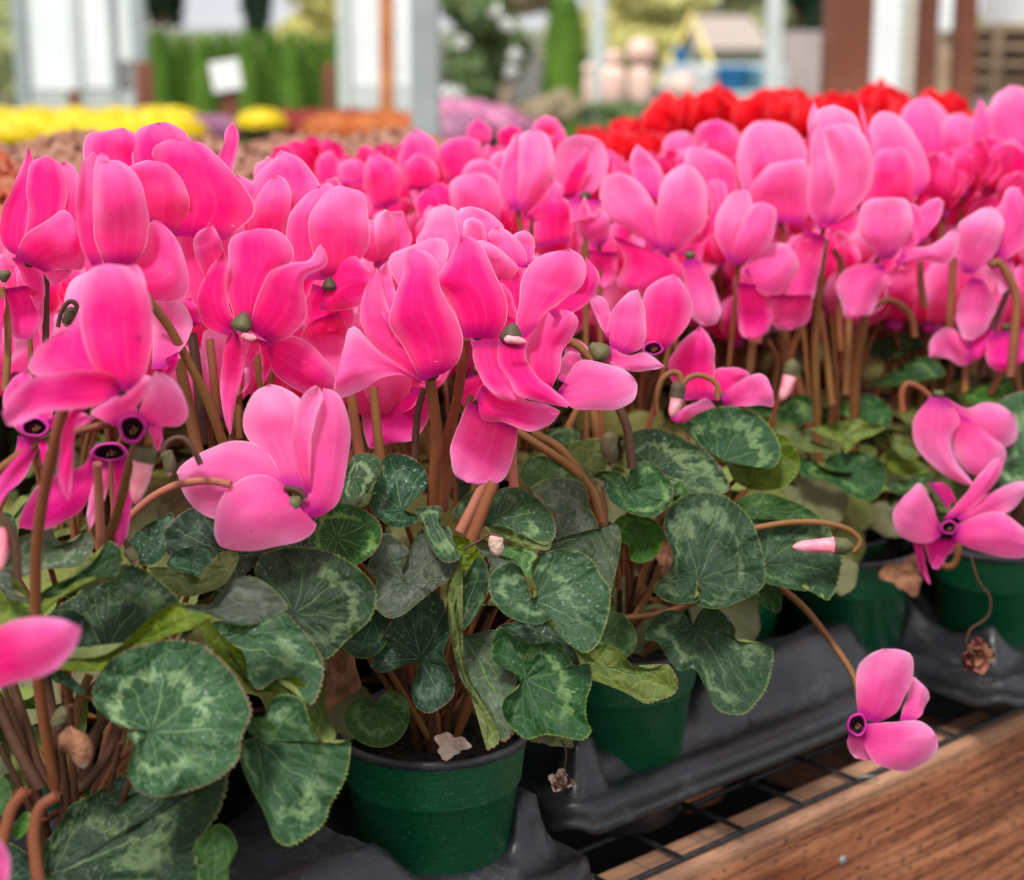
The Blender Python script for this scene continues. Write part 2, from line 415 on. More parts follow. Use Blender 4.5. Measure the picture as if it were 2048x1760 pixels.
# ---------------------------------------------------------------- pots
RIM = .94; PR = .0615
def pot_green():
    t = NT('pot_green_plastic'); obj = t.new('TexCoord').outputs['Object']
    n = t.noise(obj, 40, 4); sp = t.noise(obj, 650, 3); sc = t.noise(t.map(obj, (90, 90, 600)), 1, 3, .6, 1.5)
    c = t.mix(n, (.0, .060, .020), (.001, .108, .037))
    c = t.mix(t.math('MULTIPLY', t.sm(sp, .60, .69), .24), c, (.20, .30, .24))
    c = t.mix(t.math('MULTIPLY', t.sm(sc, .59, .66), .22), c, (.20, .30, .24))
    return t.pbr(c, t.sm(n, .3, .7, .30, .48), t.bump(sp, .1, .0005), .45)
M_POT = pot_green()
M_LINER = simple('pot_black_rim', (.022, .022, .026), (.05, .05, .056), 60, .38, .2)
M_SOIL = simple('potting_soil', (.006, .004, .003), (.035, .022, .015), 220, .95, 1.0, .004)
pm = MB()
pm.lathe([(.0395, 0), (.043, .0005), (.0445, .003), (.0535, .086), (.0548, .087), (.0556, .089), (.0592, .118), (.0600, .1195)], 56)
pot_mesh = pm.mesh('pot', M_POT)
pr_ = MB(); pr_.lathe([(.0585, .1165), (.0612, .1172), (.0622, .1192), (.0618, .1218), (.0598, .1228), (.0582, .1212), (.0562, .110), (.0545, .095)], 56)
rim_mesh = pr_.mesh('rim', M_LINER)
sl = MB(); rows = []; uvs = []
for i in range(10):
    rr = .056*i/9
    rows.append([(rr*cos(2*pi*k/30), rr*sin(2*pi*k/30), .107+.004*noise.noise(Vector((rr*60*cos(2*pi*k/30), rr*60*sin(2*pi*k/30), 3)))+.004*(1-i/9)) for k in range(30)]); uvs.append([(0, 0)]*30)
sl.grid(rows, uvs, 0, True)
for k in range(46):
    a = random.uniform(0, 2*pi); r = .053*sqrt(random.random()); s = random.uniform(.0012, .0028)
    sl.box((r*cos(a), r*sin(a), .1105), s, s*1.4, s, Matrix.Rotation(random.uniform(0, 3), 3, (random.random(), 1, .3)))
soil_mesh = sl.mesh('soil', M_SOIL, False)
def add_pot(root):
    # pot base sits at root (root.z = RIM - .1228)
    ch = {c.name.split('.')[0] for c in root.children}
    p = bpy.data.objects.new('pot', pot_mesh); r = bpy.data.objects.new('rim', rim_mesh); s = bpy.data.objects.new('soil', soil_mesh)
    for x in (p, r, s): COL.objects.link(x)
    p.parent = root; r.parent = p; s.parent = root
def plant_root(u, v, label, group='pink cyclamen in green pots along the bench'):
    r = empty('potted_cyclamen', B(u, v, RIM-.1228), label, 'cyclamen', group)
    add_pot(r)
    return r
bpy.context.view_layer.update()
# ---------------------------------------------------------------- front plants traced from the photo
P0 = plant_root(.392, .79, 'pink cyclamen in the near left corner with large marbled leaves hanging over the tray')
P1 = plant_root(.647, .806, 'hot pink cyclamen in the front green pot with a dry leaf on its soil')
P2 = plant_root(.852, .847, 'pink cyclamen whose lone bloom on a bent stem dangles over the bench edge')
P3 = plant_root(1.165, .885, 'pink cyclamen with tall straight stems, in the green pot behind the dangling bloom')
P4 = plant_root(1.275, .807, 'pale pink cyclamen spilling two blooms over a green pot at the right edge')
# ---- P0 blooms
S = M_STEM
flower(P0, .80, [
 (ZA([(640, 700), (600, 450), (610, 350)]), ZA([(700, 700), (735, 520), (728, 400), (700, 335), (670, 325)]), .3, .012),
 (ZA([(560, 960), (350, 900), (150, 870), (170, 770), (250, 690), (350, 640)]), ZA([(610, 930), (540, 760), (450, 600), (405, 548)]), -.3, .02),
 (ZA([(600, 960), (470, 830), (410, 640), (410, 470), (450, 350)]), ZA([(650, 960), (730, 870), (770, 720), (765, 560), (730, 430), (650, 340), (540, 320)]), .45, .0),
 (ZA([(380, 1035), (320, 1130), (300, 1260), (290, 1380), (310, 1460)]), ZA([(450, 1035), (400, 1080), (375, 1160), (370, 1300), (358, 1430), (345, 1512)]), .5),
 (ZA([(610, 955), (570, 880), (470, 858), (300, 868), (150, 900), (50, 980)]), ZA([(590, 985), (480, 1035), (380, 1050), (240, 1065), (110, 1120), (40, 1135), (12, 1080)]), -.5, -.02)])
stem(P0, ZA([(325, 1040), (280, 1200), (235, 1400), (200, 1600), (182, 1760)])+ZD([(178, 300), (180, 600), (210, 900), (280, 1300)]), 25, .80, S, d2=.90)
flower(P0, .86, [
 (ZA([(740, 1120), (760, 1200), (780, 1250)]), ZA([(815, 1120), (818, 1200), (800, 1265)]), .3),
 (ZA([(580, 1140), (510, 1105), (455, 1068), (560, 1000), (640, 930)]), ZA([(700, 1080), (690, 1040), (745, 970), (770, 900), (720, 872)]), .4),
 (ZA([(690, 1090), (715, 1020), (755, 950), (760, 900)]), ZA([(740, 1135), (830, 1140), (910, 1135), (945, 1070), (930, 990), (870, 900), (790, 862)]), .35)],
 M_LIGHT, throat=(ZA([(665, 1150)])[0]+(24, 25)))
flower(P0, .87, [
 (ZA([(110, 1180), (40, 1100), (15, 1000), (60, 900)]), ZA([(240, 1130), (265, 1060), (220, 960), (130, 855)]), .4),
 (ZA([(240, 1110), (300, 1060), (360, 1050)]), ZA([(265, 1170), (310, 1160), (400, 1140), (480, 1100)]), .4),
 (ZA([(90, 1185), (80, 1260), (0, 1380), (-20, 1520)]), ZA([(210, 1200), (170, 1300), (120, 1400), (40, 1480), (-40, 1620)]), .5),
 (ZA([(190, 1200), (200, 1260), (205, 1310)]), ZA([(235, 1190), (235, 1260), (218, 1340)]), .3)],
 M_MAG, throat=(ZA([(175, 1143)])[0]+(25, 17)))
stem(P0, ZA([(560, 1122), (400, 1160), (250, 1200), (100, 1280), (-60, 1400)]), 17, .87, S)
stem(P0, ZA([(440, 1080), (300, 1200), (150, 1300), (60, 1400), (0, 1530), (-60, 1700)]), 16, .88, S)
flower(P0, .89, [
 (ZA([(560, 1300), (575, 1450), (560, 1560), (560, 1680)]), ZA([(640, 1275), (668, 1400), (665, 1520), (640, 1680), (600, 1765)]), .5),
 (ZA([(465, 1255), (425, 1330), (300, 1370), (190, 1440), (120, 1540)]), ZA([(510, 1350), (430, 1530), (350, 1600), (250, 1650), (150, 1658), (88, 1640)]), .5),
 (ZA([(470, 1300), (480, 1400), (450, 1480), (438, 1590)]), ZA([(545, 1318), (545, 1420), (520, 1520), (492, 1600), (452, 1660)]), .6, 0, M_LIGHT)],
 M_MAG, throat=(ZA([(550, 1268)])[0]+(32, 16)))
stem(P0, ZA([(490, 1325), (498, 1500), (505, 1700)])+ZD([(500, 60), (520, 250), (500, 600)]), 20, .865, M_STEMP, d2=.93)
stem(P0, ZA([(748, 1235), (745, 1200), (718, 1190), (680, 1250), (640, 1380), (600, 1540), (560, 1680)])+ZD([(560, 100), (500, 400)]), 22, .855, M_STEMO, d2=.93)
bud(P0, ZA([(738, 1215), (728, 1300), (700, 1420), (680, 1530)]), 44, .86, .34)
stem(P0, ZA([(1010, 1330), (975, 1260), (930, 1205), (880, 1200), (835, 1230), (822, 1280)]), 13, .92, M_STEMD)
bud(P0, ZA([(825, 1260), (850, 1310), (850, 1390)]), 26, .92, .9)
stem(P0, ZD([(530, 10), (590, 15), (630, 60), (650, 110)]), 12, .9, M_STEMD); bud(P0, ZD([(640, 90), (665, 130), (690, 170)]), 24, .9, .9)
# top left bloom
flower(P0, .97, [
 (ZP([(20, 505), (0, 480), (2, 430), (22, 380), (44, 330)]), ZP([(62, 520), (56, 480), (66, 420), (80, 370), (70, 325), (57, 294)]), -.6, .01),
 (ZP([(80, 520), (105, 450), (118, 380), (115, 335)]), ZP([(135, 542), (166, 520), (163, 440), (160, 370), (150, 335), (128, 321)]), .5),
 (ZP([(40, 512), (56, 430), (52, 370), (62, 325)]), ZP([(88, 525), (124, 440), (134, 380), (122, 330), (95, 311)]), .45),
 (ZP([(30, 515), (50, 470), (95, 440), (130, 420)]), ZP([(90, 545), (130, 538), (165, 540), (170, 500), (160, 455)]), .4)])
flower(P0, 1.0, [
 (ZA([(0, 450), (40, 560), (50, 640), (70, 690)]), ZA([(130, 430), (215, 480), (215, 600), (180, 680), (130, 702)]), .4),
 (ZA([(60, 290), (100, 360), (120, 430)]), ZA([(130, 300), (210, 370), (225, 450), (215, 520), (190, 560)]), .5),
 (ZA([(210, 350), (240, 400), (265, 430)]), ZA([(370, 340), (340, 390), (300, 405)]), .5, 0, M_LIGHT),
 (ZA([(-40, 470), (-30, 620), (0, 720)]), ZA([(30, 460), (20, 620), (10, 740)]), .5)], calyx=(8, 555, 12, 0, -1))
# tall soft blooms behind
flower(P0, 1.05, [
 (ZP([(420, 420), (425, 340), (445, 290), (450, 262)]), ZP([(450, 420), (470, 320), (478, 270), (465, 244)]), .4),
 (ZP([(200, 420), (168, 330), (172, 272), (210, 262)]), ZP([(300, 400), (300, 330), (280, 275), (245, 255)]), .4),
 (ZP([(280, 400), (262, 300), (275, 262), (305, 247)]), ZP([(380, 400), (390, 320), (375, 270), (340, 246), (320, 245)]), .4),
 (ZP([(330, 470), (310, 350), (305, 300), (340, 278)]), ZP([(450, 480), (510, 420), (470, 350), (410, 290), (370, 280)]), .4),
 (ZP([(280, 440), (250, 380), (250, 340), (285, 322)]), ZP([(350, 480), (378, 420), (370, 370), (340, 332), (315, 322)]), .4)])
flower(P0, .95, [
 (ZA([(760, 850), (770, 700), (750, 500)]), ZA([(840, 850), (900, 760), (955, 690), (965, 600), (900, 500), (830, 470)]), .4, 0, M_LIGHT),
 (ZA([(830, 800), (830, 850), (820, 880)]), ZA([(900, 760), (890, 830), (860, 878)]), .4, 0, M_MAG),
 (ZA([(650, 330), (720, 230), (740, 140), (770, 100)]), ZA([(690, 380), (745, 490), (860, 515), (935, 480), (950, 400), (920, 260), (870, 170), (800, 105)]), .5),
 (ZP([(185, 535), (165, 500), (153, 440), (152, 380), (162, 330)]), ZP([(205, 530), (192, 450), (194, 380), (205, 330), (186, 303)]), -.6),
 (ZP([(192, 420), (190, 360), (188, 330)]), ZP([(215, 420), (222, 350), (218, 318), (203, 304)]), .3),
 (ZP([(210, 532), (190, 480), (187, 400), (188, 345), (198, 325)]), ZP([(265, 532), (292, 490), (298, 440), (290, 390), (270, 345), (240, 322), (215, 321)]), .45)], ro=.004)
stem(P0, ZA([(735, 485), (850, 640), (950, 820), (1040, 1000), (1125, 1230)]), 20, .95, M_STEMO, d2=1.0)
flower(P0, .93, [
 (ZA([(380, 620), (330, 660), (300, 720)]), ZA([(430, 700), (420, 640), (400, 560)]), .3, 0, M_LIGHT)])
# big arching bloom in front
flower(P1, .93, [
 (ZA([(1430, 1440), (1260, 1220), (1220, 1130), (1240, 1030), (1290, 960)]), ZA([(1540, 1450), (1560, 1250), (1565, 1100), (1510, 1000), (1430, 945), (1360, 925)]), .45, .01),
 (ZA([(1440, 1440), (1340, 1260), (1200, 1208), (1050, 1250), (930, 1320)]), ZA([(1380, 1570), (1220, 1612), (1080, 1605), (990, 1560), (925, 1480), (888, 1372)]), .5, .01),
 (ZA([(1475, 1560), (1555, 1450), (1565, 1200), (1590, 1060), (1620, 965)]), ZA([(1590, 1600), (1700, 1520), (1745, 1350), (1762, 1150), (1730, 1020), (1680, 960), (1625, 945)]), .5),
 (ZA([(1530, 1480), (1480, 1280), (1475, 1130), (1500, 1020), (1545, 955)]), ZA([(1562, 1470), (1562, 1250), (1592, 1080), (1622, 1000), (1610, 945), (1590, 933)]), -.8),
 (ZA([(1440, 1500), (1430, 1440), (1350, 1388), (1250, 1388), (1150, 1450), (1085, 1560), (1078, 1680)]), ZA([(1460, 1560), (1530, 1620), (1592, 1620), (1570, 1680), (1480, 1722), (1300, 1762), (1180, 1762), (1110, 1745)]), .5)],
 M_LIGHT, calyx=(592, 1003, 15, -.5, .5), step=.007)
stem(P1, ZA([(1535, 1500), (1500, 1462), (1430, 1447)]), 13, .925, M_STEMD)
stem(P1, ZA([(1160, 1432), (1050, 1412), (900, 1430), (760, 1500), (640, 1610), (570, 1720)])+ZD([(540, 120), (500, 300)]), 17, .925, M_STEMP, d2=.97)
# ---- P1 blooms
flower(P1, 1.06, [
 (ZA([(1000, 600), (900, 440), (857, 250), (860, 120), (930, 20)]), ZA([(1120, 600), (1190, 400), (1235, 220), (1200, 60), (1080, -10)]), .4),
 (ZA([(930, 620), (930, 560), (920, 500)]), ZA([(1005, 630), (1000, 560), (960, 490)]), .4, 0, M_MAG)])
flower(P1, 1.10, [
 (ZP([(500, 520), (460, 460), (440, 405), (445, 370)]), ZP([(560, 520), (562, 440), (530, 380), (475, 348)]), .4),
 (ZP([(500, 470), (500, 380), (520, 340)]), ZP([(620, 470), (645, 390), (610, 325), (570, 302)]), .4, .02),
 (ZP([(570, 500), (563, 430), (573, 380)]), ZP([(602, 500), (592, 420), (580, 358)]), .4),
 (ZP([(500, 530), (495, 470), (505, 410), (530, 368)]), ZP([(570, 530), (577, 470), (583, 400), (573, 360), (552, 350)]), .5)])
flower(P1, 1.03, [
 (ZA([(1590, 600), (1540, 640), (1515, 700), (1590, 800)]), ZA([(1700, 560), (1745, 640), (1740, 760), (1690, 920)]), .4),
 (ZA([(1570, 420), (1520, 560), (1540, 640)]), ZA([(1760, 480), (1780, 600), (1740, 680), (1640, 640)]), .3),
 (ZP([(600, 560), (572, 500), (580, 430), (608, 392)]), ZP([(650, 560), (655, 450), (667, 400), (665, 368), (640, 370)]), .4),
 (ZP([(645, 590), (660, 520), (690, 500), (720, 520)]), ZP([(640, 620), (690, 620), (740, 600), (755, 560)]), .3),
 (ZP([(645, 560), (622, 500), (618, 440), (638, 400), (660, 375)]), ZP([(695, 555), (738, 490), (735, 420), (728, 387), (700, 376), (680, 370)]), .45)],
 calyx=(659, 565, 13, 0, 1))
flower(P1, .99, [
 (ZA([(1340, 710), (1480, 685), (1600, 760), (1680, 870)]), ZA([(1350, 760), (1370, 860), (1450, 930), (1560, 985), (1650, 995), (1690, 950)]), .4, .01),
 (ZA([(1260, 700), (1230, 790), (1230, 835)]), ZA([(1310, 700), (1300, 770), (1250, 835)]), .3),
 (ZA([(1300, 700), (1320, 800), (1318, 880)]), ZA([(1340, 710), (1367, 780), (1358, 860), (1325, 930)]), .5),
 (ZA([(1180, 650), (1130, 720), (1110, 850), (1113, 1000), (1130, 1120)]), ZA([(1200, 680), (1227, 790), (1215, 900), (1182, 1020), (1170, 1100), (1156, 1178)]), .6, -.01),
 (ZA([(1200, 650), (1145, 480), (1150, 330), (1150, 230), (1190, 170)]), ZA([(1290, 600), (1370, 380), (1472, 300), (1462, 220), (1400, 155), (1300, 140)]), .4),
 (ZA([(1145, 685), (1040, 640), (995, 540), (998, 450), (1050, 340), (1095, 290)]), ZA([(1190, 640), (1140, 500), (1135, 400), (1148, 320), (1125, 250)]), .4),
 (ZA([(1045, 430), (985, 290), (970, 210), (1000, 155)]), ZA([(1122, 290), (1122, 240), (1105, 185), (1070, 127)]), -.5),
 (ZA([(1250, 650), (1295, 480), (1360, 360), (1460, 318), (1550, 305), (1595, 240)]), ZA([(1345, 712), (1450, 690), (1530, 610), (1545, 560), (1530, 400), (1645, 330), (1640, 260), (1612, 221)]), .4, -.008)],
 calyx=(486, 640, 19, -.25, 1))
b_ = bud(P1, ZA([(1215, 670), (1250, 690), (1290, 695)]), 20, .985, .0, 'tube'); 
flower(P1, 1.04, [
 (ZB([(560, 300), (470, 230), (465, 190), (500, 130), (530, 50)]), ZB([(720, 300), (710, 180), (700, 110), (660, 45), (600, 20)]), .4),
 (ZB([(680, 200), (655, 120), (675, 50), (700, 35)]), ZB([(830, 230), (900, 150), (860, 90), (800, 50), (730, 30)]), .4),
 (ZB([(1000, 330), (950, 220), (948, 180), (985, 155)]), ZB([(1035, 320), (1057, 230), (1042, 180), (1015, 150)]), .4),
 (ZB([(870, 350), (815, 250), (812, 180), (845, 135)]), ZB([(1020, 340), (1010, 270), (970, 200), (910, 150), (870, 135)]), .4),
 (ZB([(870, 560), (860, 440), (870, 350)]), ZB([(1010, 600), (1015, 450), (1010, 350), (940, 335)]), .3, 0, M_HOT),
 (ZB([(740, 280), (700, 190), (700, 110)]), ZB([(815, 275), (812, 190), (795, 120), (745, 83)]), .4),
 (ZB([(720, 400), (720, 280), (760, 210)]), ZB([(900, 430), (965, 360), (960, 320), (870, 240), (800, 200)]), .4)], M_LIGHT, step=.005)
flower(P1, 1.0, [
 (ZB([(420, 520), (325, 350), (335, 275), (400, 243)]), ZB([(560, 420), (620, 280), (600, 200), (520, 190)]), .3, .01, M_LIGHT),
 (ZB([(880, 600), (870, 480), (880, 420)]), ZB([(930, 600), (965, 580), (940, 480), (910, 430)]), .3),
 (ZB([(690, 690), (650, 560), (580, 450), (515, 420), (590, 350), (630, 270)]), ZB([(845, 700), (910, 620), (912, 500), (865, 390), (820, 290), (760, 200), (690, 180)]), .5)])
stem(P1, ZB([(705, 700), (665, 1000), (600, 1280), (595, 1560)]), 21, 1.01, S, d2=1.05)
flower(P1, .985, [
 (ZB([(320, 640), (265, 510), (252, 430), (268, 350)]), ZB([(370, 560), (350, 450), (335, 380), (308, 312)]), -.4, .0, M_LIGHT),
 (ZB([(470, 920), (380, 840), (250, 740), (185, 640), (176, 540), (200, 440), (235, 380)]), ZB([(530, 870), (450, 740), (370, 660), (330, 560), (290, 440), (262, 345)]), .3),
 (ZB([(475, 905), (380, 840), (260, 750), (160, 640), (118, 650), (100, 720)]), ZB([(500, 930), (400, 882), (290, 892), (170, 965), (80, 995), (45, 975), (60, 870)]), .35, 0, M_LIGHT),
 (ZB([(480, 915), (400, 750), (322, 620), (345, 500), (390, 380), (398, 290)]), ZB([(600, 870), (665, 820), (695, 720), (670, 610), (610, 500), (570, 400), (560, 310), (510, 258), (430, 247)]), .5)])
stem(P1, ZB([(530, 905), (562, 1200), (548, 1420), (540, 1560)])+[(862, 1100)], 25, .99, S, d2=1.05)
flower(P1, .985, [
 (ZB([(1170, 900), (1190, 800), (1230, 760)]), ZB([(1220, 930), (1300, 830), (1280, 775)]), .3, 0, M_LIGHT),
 (ZB([(1120, 560), (1230, 470), (1300, 370), (1310, 290)]), ZB([(1160, 600), (1260, 558), (1340, 500), (1378, 410), (1365, 345), (1325, 298)]), .4),
 (ZB([(1000, 700), (962, 620), (978, 520), (985, 400), (1030, 330), (1100, 270)]), ZB([(1055, 650), (1120, 550), (1200, 500), (1275, 450), (1312, 370), (1300, 290), (1230, 243)]), .45),
 (ZB([(720, 1010), (670, 1130), (635, 1220), (630, 1300), (650, 1380)]), ZB([(965, 1140), (968, 1190), (950, 1280), (915, 1380), (860, 1425), (780, 1432), (710, 1420)]), .35),
 (ZB([(1110, 960), (1050, 880), (1008, 760), (1060, 640), (1120, 570)]), ZB([(1135, 965), (1170, 880), (1200, 760), (1250, 680), (1273, 600), (1230, 560), (1180, 547)]), .4),
 (ZB([(1172, 960), (1230, 870), (1290, 805), (1400, 820), (1500, 850)]), ZB([(1178, 975), (1240, 1045), (1350, 1055), (1460, 1055), (1545, 1010), (1572, 940), (1560, 900)]), .3, 0, M_LIGHT),
 (ZB([(790, 930), (900, 980), (1000, 1005), (1120, 1030)]), ZB([(760, 1000), (790, 1100), (900, 1118), (980, 1150), (1040, 1165), (1130, 1130), (1185, 1065)]), .3),
 (ZB([(735, 708), (755, 830), (805, 930), (880, 1000)]), ZB([(870, 705), (905, 830), (950, 920), (1010, 1000), (950, 1012)]), .5),
 (ZB([(870, 690), (875, 820), (925, 900), (965, 980), (1080, 1015)]), ZB([(1017, 710), (1010, 790), (1070, 890), (1160, 960), (1222, 1020), (1218, 1045)]), .5)],
 calyx=(1024, 663, 20, -.1, 1), step=.009)
bud(P1, ZB([(900, 700), (960, 705), (1015, 715)]), 18, .96, .0, 'tube')
flower(P1, 1.09, [
 (ZB([(170, 960), (190, 1120), (210, 1230)]), ZB([(520, 940), (520, 1100), (450, 1200), (330, 1225), (240, 1250)]), .3),
 (ZB([(700, 900), (655, 960), (650, 990)]), ZB([(860, 850), (780, 980), (700, 1040)]), .3, 0, M_HOT)], M_MAG)
for pts, w, d, m in [
 (ZB([(130, 960), (150, 1130), (180, 1300)]), 22, 1.05, S), (ZB([(245, 940), (262, 1150), (280, 1300)]), 19, 1.06, M_STEMO),
 (ZB([(500, 945), (470, 1050), (455, 1200), (450, 1340)]), 15, 1.03, M_STEMD), (ZB([(660, 1000), (640, 1150), (590, 1300), (600, 1500)]), 17, 1.07, S),
 (ZB([(735, 980), (700, 1100), (640, 1350), (600, 1520)]), 15, 1.06, M_STEMO),
 (ZB([(850, 1420), (800, 1540), (735, 1710)]), 25, 1.00, S), (ZB([(800, 1420), (750, 1530), (680, 1670)]), 22, 1.01, M_STEMP),
 (ZB([(945, 1180), (943, 1300), (950, 1450)]), 18, 1.04, M_STEMP), (ZB([(960, 1160), (1130, 1270), (1240, 1350), (1340, 1460), (1390, 1620)]), 18, 1.10, M_STEMO),
 (ZB([(1040, 1170), (1180, 1250), (1300, 1400), (1390, 1520), (1400, 1640)]), 19, 1.12, M_STEMO),
 (ZA([(900, 800), (950, 1050), (1000, 1290)]), 24, 1.04, M_STEMO), (ZA([(965, 670), (1000, 950), (1020, 1230)]), 22, 1.07, M_STEMD),
 (ZA([(1055, 700), (1075, 900), (1095, 1080)]), 18, 1.06, S), (ZA([(1205, 930), (1200, 1100), (1205, 1200)]), 14, 1.08, M_STEMO),
 (ZA([(1290, 770), (1305, 880), (1320, 960)]), 16, 1.05, M_STEMO), (ZA([(1375, 850), (1360, 930)]), 14, 1.05, S)]:
    stem(P1, pts, w, d, m)
for pts, w, d, m in [(ZA([(8, 440), (35, 600), (40, 760), (25, 960)]), 15, 1.0, M_STEMO), (ZA([(235, 350), (232, 520), (230, 720)]), 14, 1.02, M_STEMD), (ZA([(150, 700), (155, 800), (150, 900)]), 12, 1.05, S)]:
    stem(P0, pts, w, d, m)
stem(P0, ZA([(290, 640), (310, 560), (350, 510), (385, 530), (370, 590)]), 10, 1.05, M_STEMD); bud(P0, ZA([(370, 540), (345, 600), (330, 640)]), 26, 1.05, .9)
# thick stalks, near left corner
for pts, w, d, m in [(ZD([(130, 1310), (60, 1400), (25, 1520), (-10, 1660), (-40, 1800)]), 26, .82, S), (ZD([(285, 1335), (200, 1400), (170, 1520), (180, 1660), (200, 1800)]), 25, .82, S),
 (ZD([(230, 720), (260, 900), (300, 1100), (330, 1320)]), 22, .9, M_STEMD), (ZD([(60, 760), (120, 950), (200, 1200), (300, 1340)]), 22, .9, M_STEMD), (ZD([(0, 900), (100, 1120), (200, 1300)]), 26, .89, M_STEMD),
 (ZD([(450, 730), (400, 850), (370, 1000), (340, 1250)]), 20, .92, M_STEMO), (ZD([(600, 1000), (560, 1100), (450, 1260), (360, 1340)]), 20, .9, M_STEMD), (ZD([(540, 930), (470, 1050), (420, 1250)]), 24, .92, M_STEMD)]:
    stem(P0, pts, w, d, m)
stem(P0, ZD([(90, 240), (80, 100), (50, 0), (20, -50), (-30, -80)]), 20, .8, M_STEMD)
bud(P0, ZD([(-20, -60), (10, 60), (0, 210)]), 34, .8, .2)
bud(P0, ZD([(350, 900), (300, 960), (290, 1010)]), 36, .87, 1.0); bud(P0, ZD([(300, 1030), (400, 1090), (420, 1200)]), 50, .86, .9, mats=[M_DRY, M_DRYP])
flower(P0, .72, [(ZD([(-150, 560), (0, 480), (150, 440), (300, 445)]), ZD([(-100, 900), (0, 790), (200, 740), (330, 660), (390, 560), (410, 490)]), .35, -.01)], M_HOT)
flower(P0, .70, [(ZD([(-120, 1500), (-60, 1520), (0, 1560)]), ZD([(-80, 1900), (0, 1850), (45, 1760), (50, 1650), (20, 1580)]), .3)], M_LIGHT)
# ---- P0 leaves
K = M_LEAF
leaf(P0, ZD([(20, 130), (60, 60), (140, 20), (250, -10), (290, 50), (370, 55), (420, 10), (470, 30), (460, 120), (390, 185), (200, 200), (100, 240), (30, 220)]), ZD([(230, 110)])[0], .90, M_LEAFG)
leaf(P0, ZD([(-60, 230), (50, 195), (100, 280), (150, 330), (260, 290), (420, 200), (500, 120), (545, 55), (605, 95), (612, 170), (580, 245), (500, 245), (400, 285), (300, 345), (210, 430), (80, 470), (-60, 480)]), ZD([(180, 380)])[0], .87, M_LEAFU, tau=.3)
leaf(P0, ZD([(180, 350), (240, 290), (400, 215), (490, 130), (545, 55), (608, 100), (606, 170), (575, 240), (490, 232), (370, 262), (290, 330), (215, 350)]), ZD([(420, 230)])[0], .862, K, stalk=False)
leaf(P0, ZD([(-40, 200), (50, 200), (60, 280), (90, 330), (145, 340), (130, 360), (60, 350), (0, 300)]), ZD([(40, 280)])[0], .86, M_LEAFG, stalk=False)
leaf(P0, ZD([(835, 165), (880, 110), (970, 83), (1070, 90), (1112, 150), (1135, 200), (1100, 250), (1030, 245), (930, 215), (850, 190)]), ZD([(960, 150)])[0], .97, M_LEAFD)
leaf(P0, ZD([(740, 187), (840, 188), (940, 222), (1050, 252), (1110, 235), (1130, 190), (1095, 140), (1110, 110), (1190, 115), (1195, 160), (1130, 270), (1020, 320), (920, 335), (820, 290)]), ZD([(960, 270)])[0], .955, M_LEAFU, tau=.4)
leaf(P0, ZD([(640, 60), (700, 0), (800, -60), (870, -80), (860, 60), (800, 160), (700, 170)]), ZD([(740, 60)])[0], 1.0, M_LEAFD)
leaf(P0, ZD([(380, 330), (470, 250), (600, 178), (700, 185), (820, 265), (900, 350), (880, 400), (760, 460), (690, 540), (600, 610), (480, 660), (300, 655), (200, 640), (130, 560), (240, 420)]), ZD([(540, 600)])[0], .90, K)
leaf(P0, ZD([(230, 430), (320, 395), (420, 430), (480, 520), (505, 600), (440, 650), (330, 650), (260, 600)]), ZD([(290, 600)])[0], .88, M_LEAFD)
leaf(P0, ZD([(250, 600), (300, 640), (480, 640), (600, 585), (700, 490), (770, 425), (870, 372), (980, 375), (1080, 420), (1040, 470), (960, 500), (850, 530), (740, 590), (600, 650), (480, 712), (330, 705), (240, 670)]), ZD([(690, 560)])[0], .865, M_LEAFU, tau=.3, wav=.5)
leaf(P0, ZD([(985, 375), (1050, 378), (1110, 310), (1170, 260), (1240, 232), (1320, 258), (1390, 310), (1447, 390), (1380, 430), (1260, 475), (1150, 465), (1060, 430), (900, 385)]), ZD([(1060, 410)])[0], .86, M_LEAFG, stalk=False, wav=.7)
leaf(P0, ZD([(1040, 480), (1100, 455), (1250, 470), (1420, 415), (1500, 480), (1590, 585), (1632, 690), (1610, 810), (1560, 880), (1480, 780), (1400, 745), (1300, 805), (1235, 730), (1170, 630), (1090, 570)]), ZD([(1120, 560)])[0], .90, M_LEAFL)
leaf(P0, ZD([(1010, 440), (1050, 455), (1130, 545), (1225, 620), (1245, 730), (1300, 808), (1370, 765), (1440, 738), (1510, 755), (1580, 850), (1555, 875), (1460, 832), (1350, 812), (1270, 812), (1190, 720), (1080, 605), (1030, 530)]), ZD([(1250, 755)])[0], .893, M_LEAFU, tau=.2, stalk=False, wav=.4)
leaf(P0, ZD([(1540, 850), (1610, 760), (1640, 640), (1640, 900), (1685, 1010), (1672, 1062), (1600, 1045), (1560, 990)]), ZD([(1600, 900)])[0], .905, M_LEAFU, tau=.2, stalk=False)
leaf(P0, ZD([(1245, 1010), (1250, 960), (1300, 942), (1365, 965), (1390, 1030), (1360, 1062), (1290, 1045)]), ZD([(1300, 1030)])[0], .865, M_LEAFB, tau=.2, stalk=False)
leaf(P0, ZD([(1280, 1050), (1330, 930), (1370, 850), (1430, 823), (1520, 855), (1552, 940), (1600, 1050), (1690, 1072), (1758, 1058), (1765, 1140), (1730, 1270), (1660, 1390), (1630, 1480), (1520, 1560), (1440, 1590), (1375, 1540), (1320, 1400), (1250, 1270), (1208, 1150), (1215, 1060)]), ZD([(1290, 1060)])[0], .87, M_LEAFL, tau=.6)
